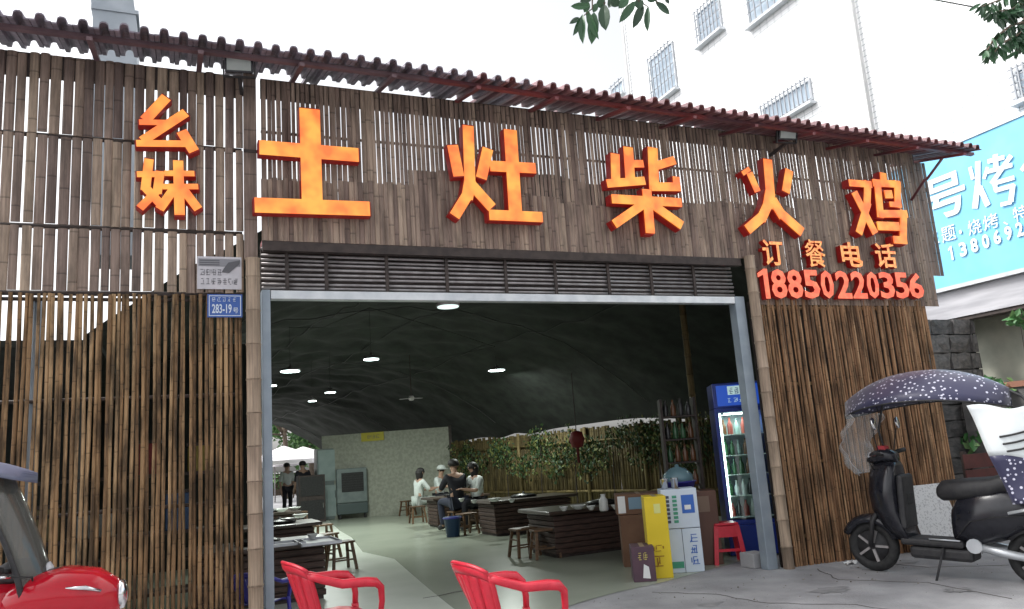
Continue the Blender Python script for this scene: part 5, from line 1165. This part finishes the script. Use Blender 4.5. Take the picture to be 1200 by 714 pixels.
# exhaust duct behind the roof, left
q0 = onY(137, 40, 3.0); q1 = onY(128, -30, 3.0); wd = (onY(160, 25, 3).x - onY(110, 25, 3).x) / 2
du = thing('exhaust_duct', 'grey metal exhaust duct rising behind the tiled eave at the left', 'duct', (q0.x, 3.0, 4.0))
m_duct = mat('galvanised duct', (.34, .38, .42), .5, (.42, .46, .50), 4, metal=.2)
b = MB(); b.loft([[Vector((x_ * wd * k_ + dx, y_ * .35, z_)) for x_, y_ in ((-1, -1), (1, -1), (1, 1), (-1, 1))] for k_, dx, z_ in ((1, .05, 0), (1, 0, q0.z - 4), (.98, (q1.x - q0.x), q1.z - 4), (.98, (q1.x - q0.x) * 1.3, q1.z - 3.6))]); b.build('duct_body', m_duct, du)
MB().box((-.13, -.365, q0.z - 3.35 + .1), (.05, -.352, q0.z - 3.35 + .24)).build('vent_hole', m_dark, du)
MB().box((-wd - .02, -.37, q0.z - 3.9), (wd + .02, .37, q0.z - 3.85)).build('duct_flange', m_duct, du)

# ------------------------------------------------------------------ beyond the far opening: trees and parasols
m_bark = mat('bark', (.10, .075, .055), .9, (.16, .12, .09), 8, bump=.6); m_lt = mat('tree leaves', (.05, .13, .04), .55, (.10, .22, .07), 1.2, space='World'); m_lt2 = mat('light tree leaves', (.14, .28, .09), .55, (.2, .34, .12), 1.2, space='World')
def tree(loc, h, cr_, label, seed, n=26):
    t = thing('leafy_tree', label, 'tree', loc, group='trees beyond the far opening'); r_ = random.Random(seed)
    MB().tube([(0, 0, 0), (.05, 0, h * .3), (-.05, .1, h * .6)], [.2, .15, .09], 8).build('trunk', m_bark, t, True)
    b = MB(); bl = MB()
    for k in range(n):
        th = r_.uniform(0, 6.28); rr = cr_ * r_.random() ** .5; c = Vector((rr * math.cos(th), rr * math.sin(th), h * r_.uniform(.38, 1)))
        leaf_quads(b, c, 130, .8, .8, .6, .30, r_, .1, .4)
        if k % 3 == 0: bl.tube([(-.05, .1, h * .5), (c.x * .5, c.y * .5, (c.z + h * .5) / 2), c], [.06, .04, .015], 5)
    b.build('crown', [m_lt, m_lt2], t); bl.build('limbs', m_bark, t, True)
for i, (px, d, h, c, lb) in enumerate(((335, 44, 6.6, 3.0, 'green tree beyond the far opening, at its centre'), (365, 48, 6.4, 2.6, 'green tree beyond the far opening, right of the parasols'), (315, 48, 7.2, 3.2, 'green tree beyond the far opening, nearest the left jamb'), (385, 52, 5.0, 2.4, 'smaller green tree at the right edge of the far opening'))):
    q = ray(px, 560); q.z = 0; q.normalize(); p = CAM + q * d; tree((p.x, p.y, 0), h, c, lb, 50 + i)
def parasol(px, d, zt, w_, label):
    q = ray(px, 560); q.z = 0; q.normalize(); p = CAM + q * d; t = thing('parasol', label, 'parasol', (p.x, p.y, 0), group='white parasols beyond the far opening')
    MB().tube([(0, 0, 0), (0, 0, zt)], .03, 8).build('pole', m_rail, t, True)
    MB().lathe([(w_, zt - .75), (w_, zt - .6), (w_ * .5, zt - .25), (.03, zt)], seg=8).build('canopy', mat('white parasol cloth', (.75, .72, .74), .7), t)
hg = thing('clipped_hedge', 'dark green hedge far beyond the parasols outside the far opening', 'hedge', (7, 44, 0)); b = MB(); r_ = random.Random(77)
for k in range(26): leaf_quads(b, (-11 + k * .85, r_.uniform(-.5, .5), r_.uniform(.3, 1.6)), 60, .8, .5, .6, .3, r_, .1, .2)
b.build('foliage', [m_lt, m_lt2], hg); MB().box((-11, -.1, 0), (11, .1, 1.3)).build('inner_twigs', m_bark, hg)
parasol(333, 35, 2.45, 1.4, 'white parasol outside the far opening, nearest the left jamb'); parasol(356, 38, 2.45, 1.5, 'white parasol outside the far opening, by the cabinets'); parasol(322, 40, 2.4, 1.3, 'smaller white parasol further out beyond the far opening')

# ------------------------------------------------------------------ overhanging street tree branches
m_fl = mat('glossy dark leaf', (.02, .06, .03), .35, (.045, .11, .05), 2, rand=.45, space='World')
def leaf_mesh():
    b = MB(); sec = [(0, .0), (.12, .26), (.35, .48), (.6, .5), (.82, .33), (1, .0)]
    vs = []; 
    for t_, w_ in sec:
        z = -.10 * t_ * t_; vs += [Vector((-w_, t_, z + .12 * w_)), Vector((0, t_, z)), Vector((w_, t_, z + .12 * w_))]
    b.add(vs, [q for i in range(5) for q in ((i * 3, i * 3 + 1, i * 3 + 4, i * 3 + 3), (i * 3 + 1, i * 3 + 2, i * 3 + 5, i * 3 + 4))]); return b.mesh('leaf', m_fl)
ME_leaf = leaf_mesh()
def put_leaf(a_, b_, w_, parent, r_):
    d = b_ - a_; L_ = d.length; yv = d.normalized(); nz = (CAM - a_).normalized() + Vector((r_.uniform(-.5, .5), r_.uniform(-.5, .5), r_.uniform(-.4, .4))); xv = yv.cross(nz).normalized(); zv = xv.cross(yv)
    M = Matrix((xv * w_, yv * L_, zv * L_)).transposed().to_4x4(); M.translation = a_ - parent.location
    o = bpy.data.objects.new('leaf', ME_leaf); COL.objects.link(o); o.parent = parent; o.matrix_local = M
YL = -3.6
def zz1(q): return onY(600 + q[0] / 5.95, q[1] / 5.95, YL)
br1 = thing('tree_branch', 'dark green leafy twig hanging into the top middle of the view', 'branch', onY(705, -60, YL)); r_ = random.Random(2)
LV = [((545,40),(430,22),45),((535,15),(520,70),45),((590,25),(572,80),40),((640,30),(645,208),80),((572,85),(578,282),72),((492,100),(465,315),52),((482,120),(430,250),40),((470,125),(395,175),32),((700,-5),(742,45),60),((860,10),(772,132),55),((912,30),(862,178),58),((950,45),(962,195),46),((880,-10),(890,65),62),((1000,15),(1105,98),50),((1060,-15),(1122,8),25),((610,-10),(640,48),60),((810,-15),(755,45),60),((730,-40),(690,30),60),((560,-30),(480,10),55),((930,-30),(1000,10),60),((520,60),(600,270),50)]
for a_, b_, w_ in LV:
    A_ = zz1(a_); B_ = zz1(b_) + Vector((0, r_.uniform(-.04, .04), 0)); put_leaf(A_, B_, w_ / 5.95 / 185, br1, r_)
for pts in (((520, -360), (560, -100), (560, 60), (500, 110)), ((560, -100), (640, -30), (645, 40)), ((520, -360), (850, -120), (880, 0), (950, 50)), ((850, -120), (1000, 0), (1020, 30)), ((850, -120), (880, 0), (890, 20))):
    MB().tube([zz1(q) - br1.location for q in pts], [.012, .007, .004, .003][:len(pts)], 5).build('twig', m_bark, br1, True)
def cluster(parent, twigs, n, ln, seed):
    r_ = random.Random(seed)
    for tw in twigs:
        P_ = [onY(x_, y_, YL - .3) for x_, y_ in tw]
        MB().tube([p_ - parent.location for p_ in P_], [.008] * (len(P_) - 1) + [.003], 5).build('twig', m_bark, parent, True)
        for k in range(n):
            f_ = r_.random() * (len(P_) - 1); i_ = int(f_); p_ = P_[i_].lerp(P_[min(i_ + 1, len(P_) - 1)], f_ - i_)
            d_ = Vector((r_.uniform(-.7, .5), r_.uniform(-.5, .5), r_.uniform(-1.3, -.1))).normalized() * ln * r_.uniform(.7, 1.2); put_leaf(p_ + Vector((r_.uniform(-.02, .02), 0, r_.uniform(-.02, .02))), p_ + d_, ln * .27, parent, r_)
br2 = thing('tree_branch', 'darker dense leafy branch at the top right corner', 'branch', onY(1210, -30, YL - .3))
cluster(br2, [((1215, -20), (1180, -3), (1150, 8)), ((1215, -5), (1185, 12), (1160, 14)), ((1220, 20), (1185, 30), (1165, 45), (1154, 64)), ((1220, 15), (1195, 40), (1172, 52), (1165, 62)), ((1220, 30), (1200, 45), (1185, 48)), ((1225, -15), (1195, 5), (1170, 22)), ((1225, 5), (1200, 22), (1192, 60))], 40, .10, 4)
p0_ = onY(1080, -3, -2.5); p1_ = onY(1300, 42, -2.5)
tag(MB().tube([p0_ - Vector((2.2, 0, -.35)), p0_, onY(1150, 10, -2.5), p1_], .007, 6).build('overhead_cable', m_black, None, True), 'thin dark overhead cable crossing the top right', 'cable')
print('slats', nslat)
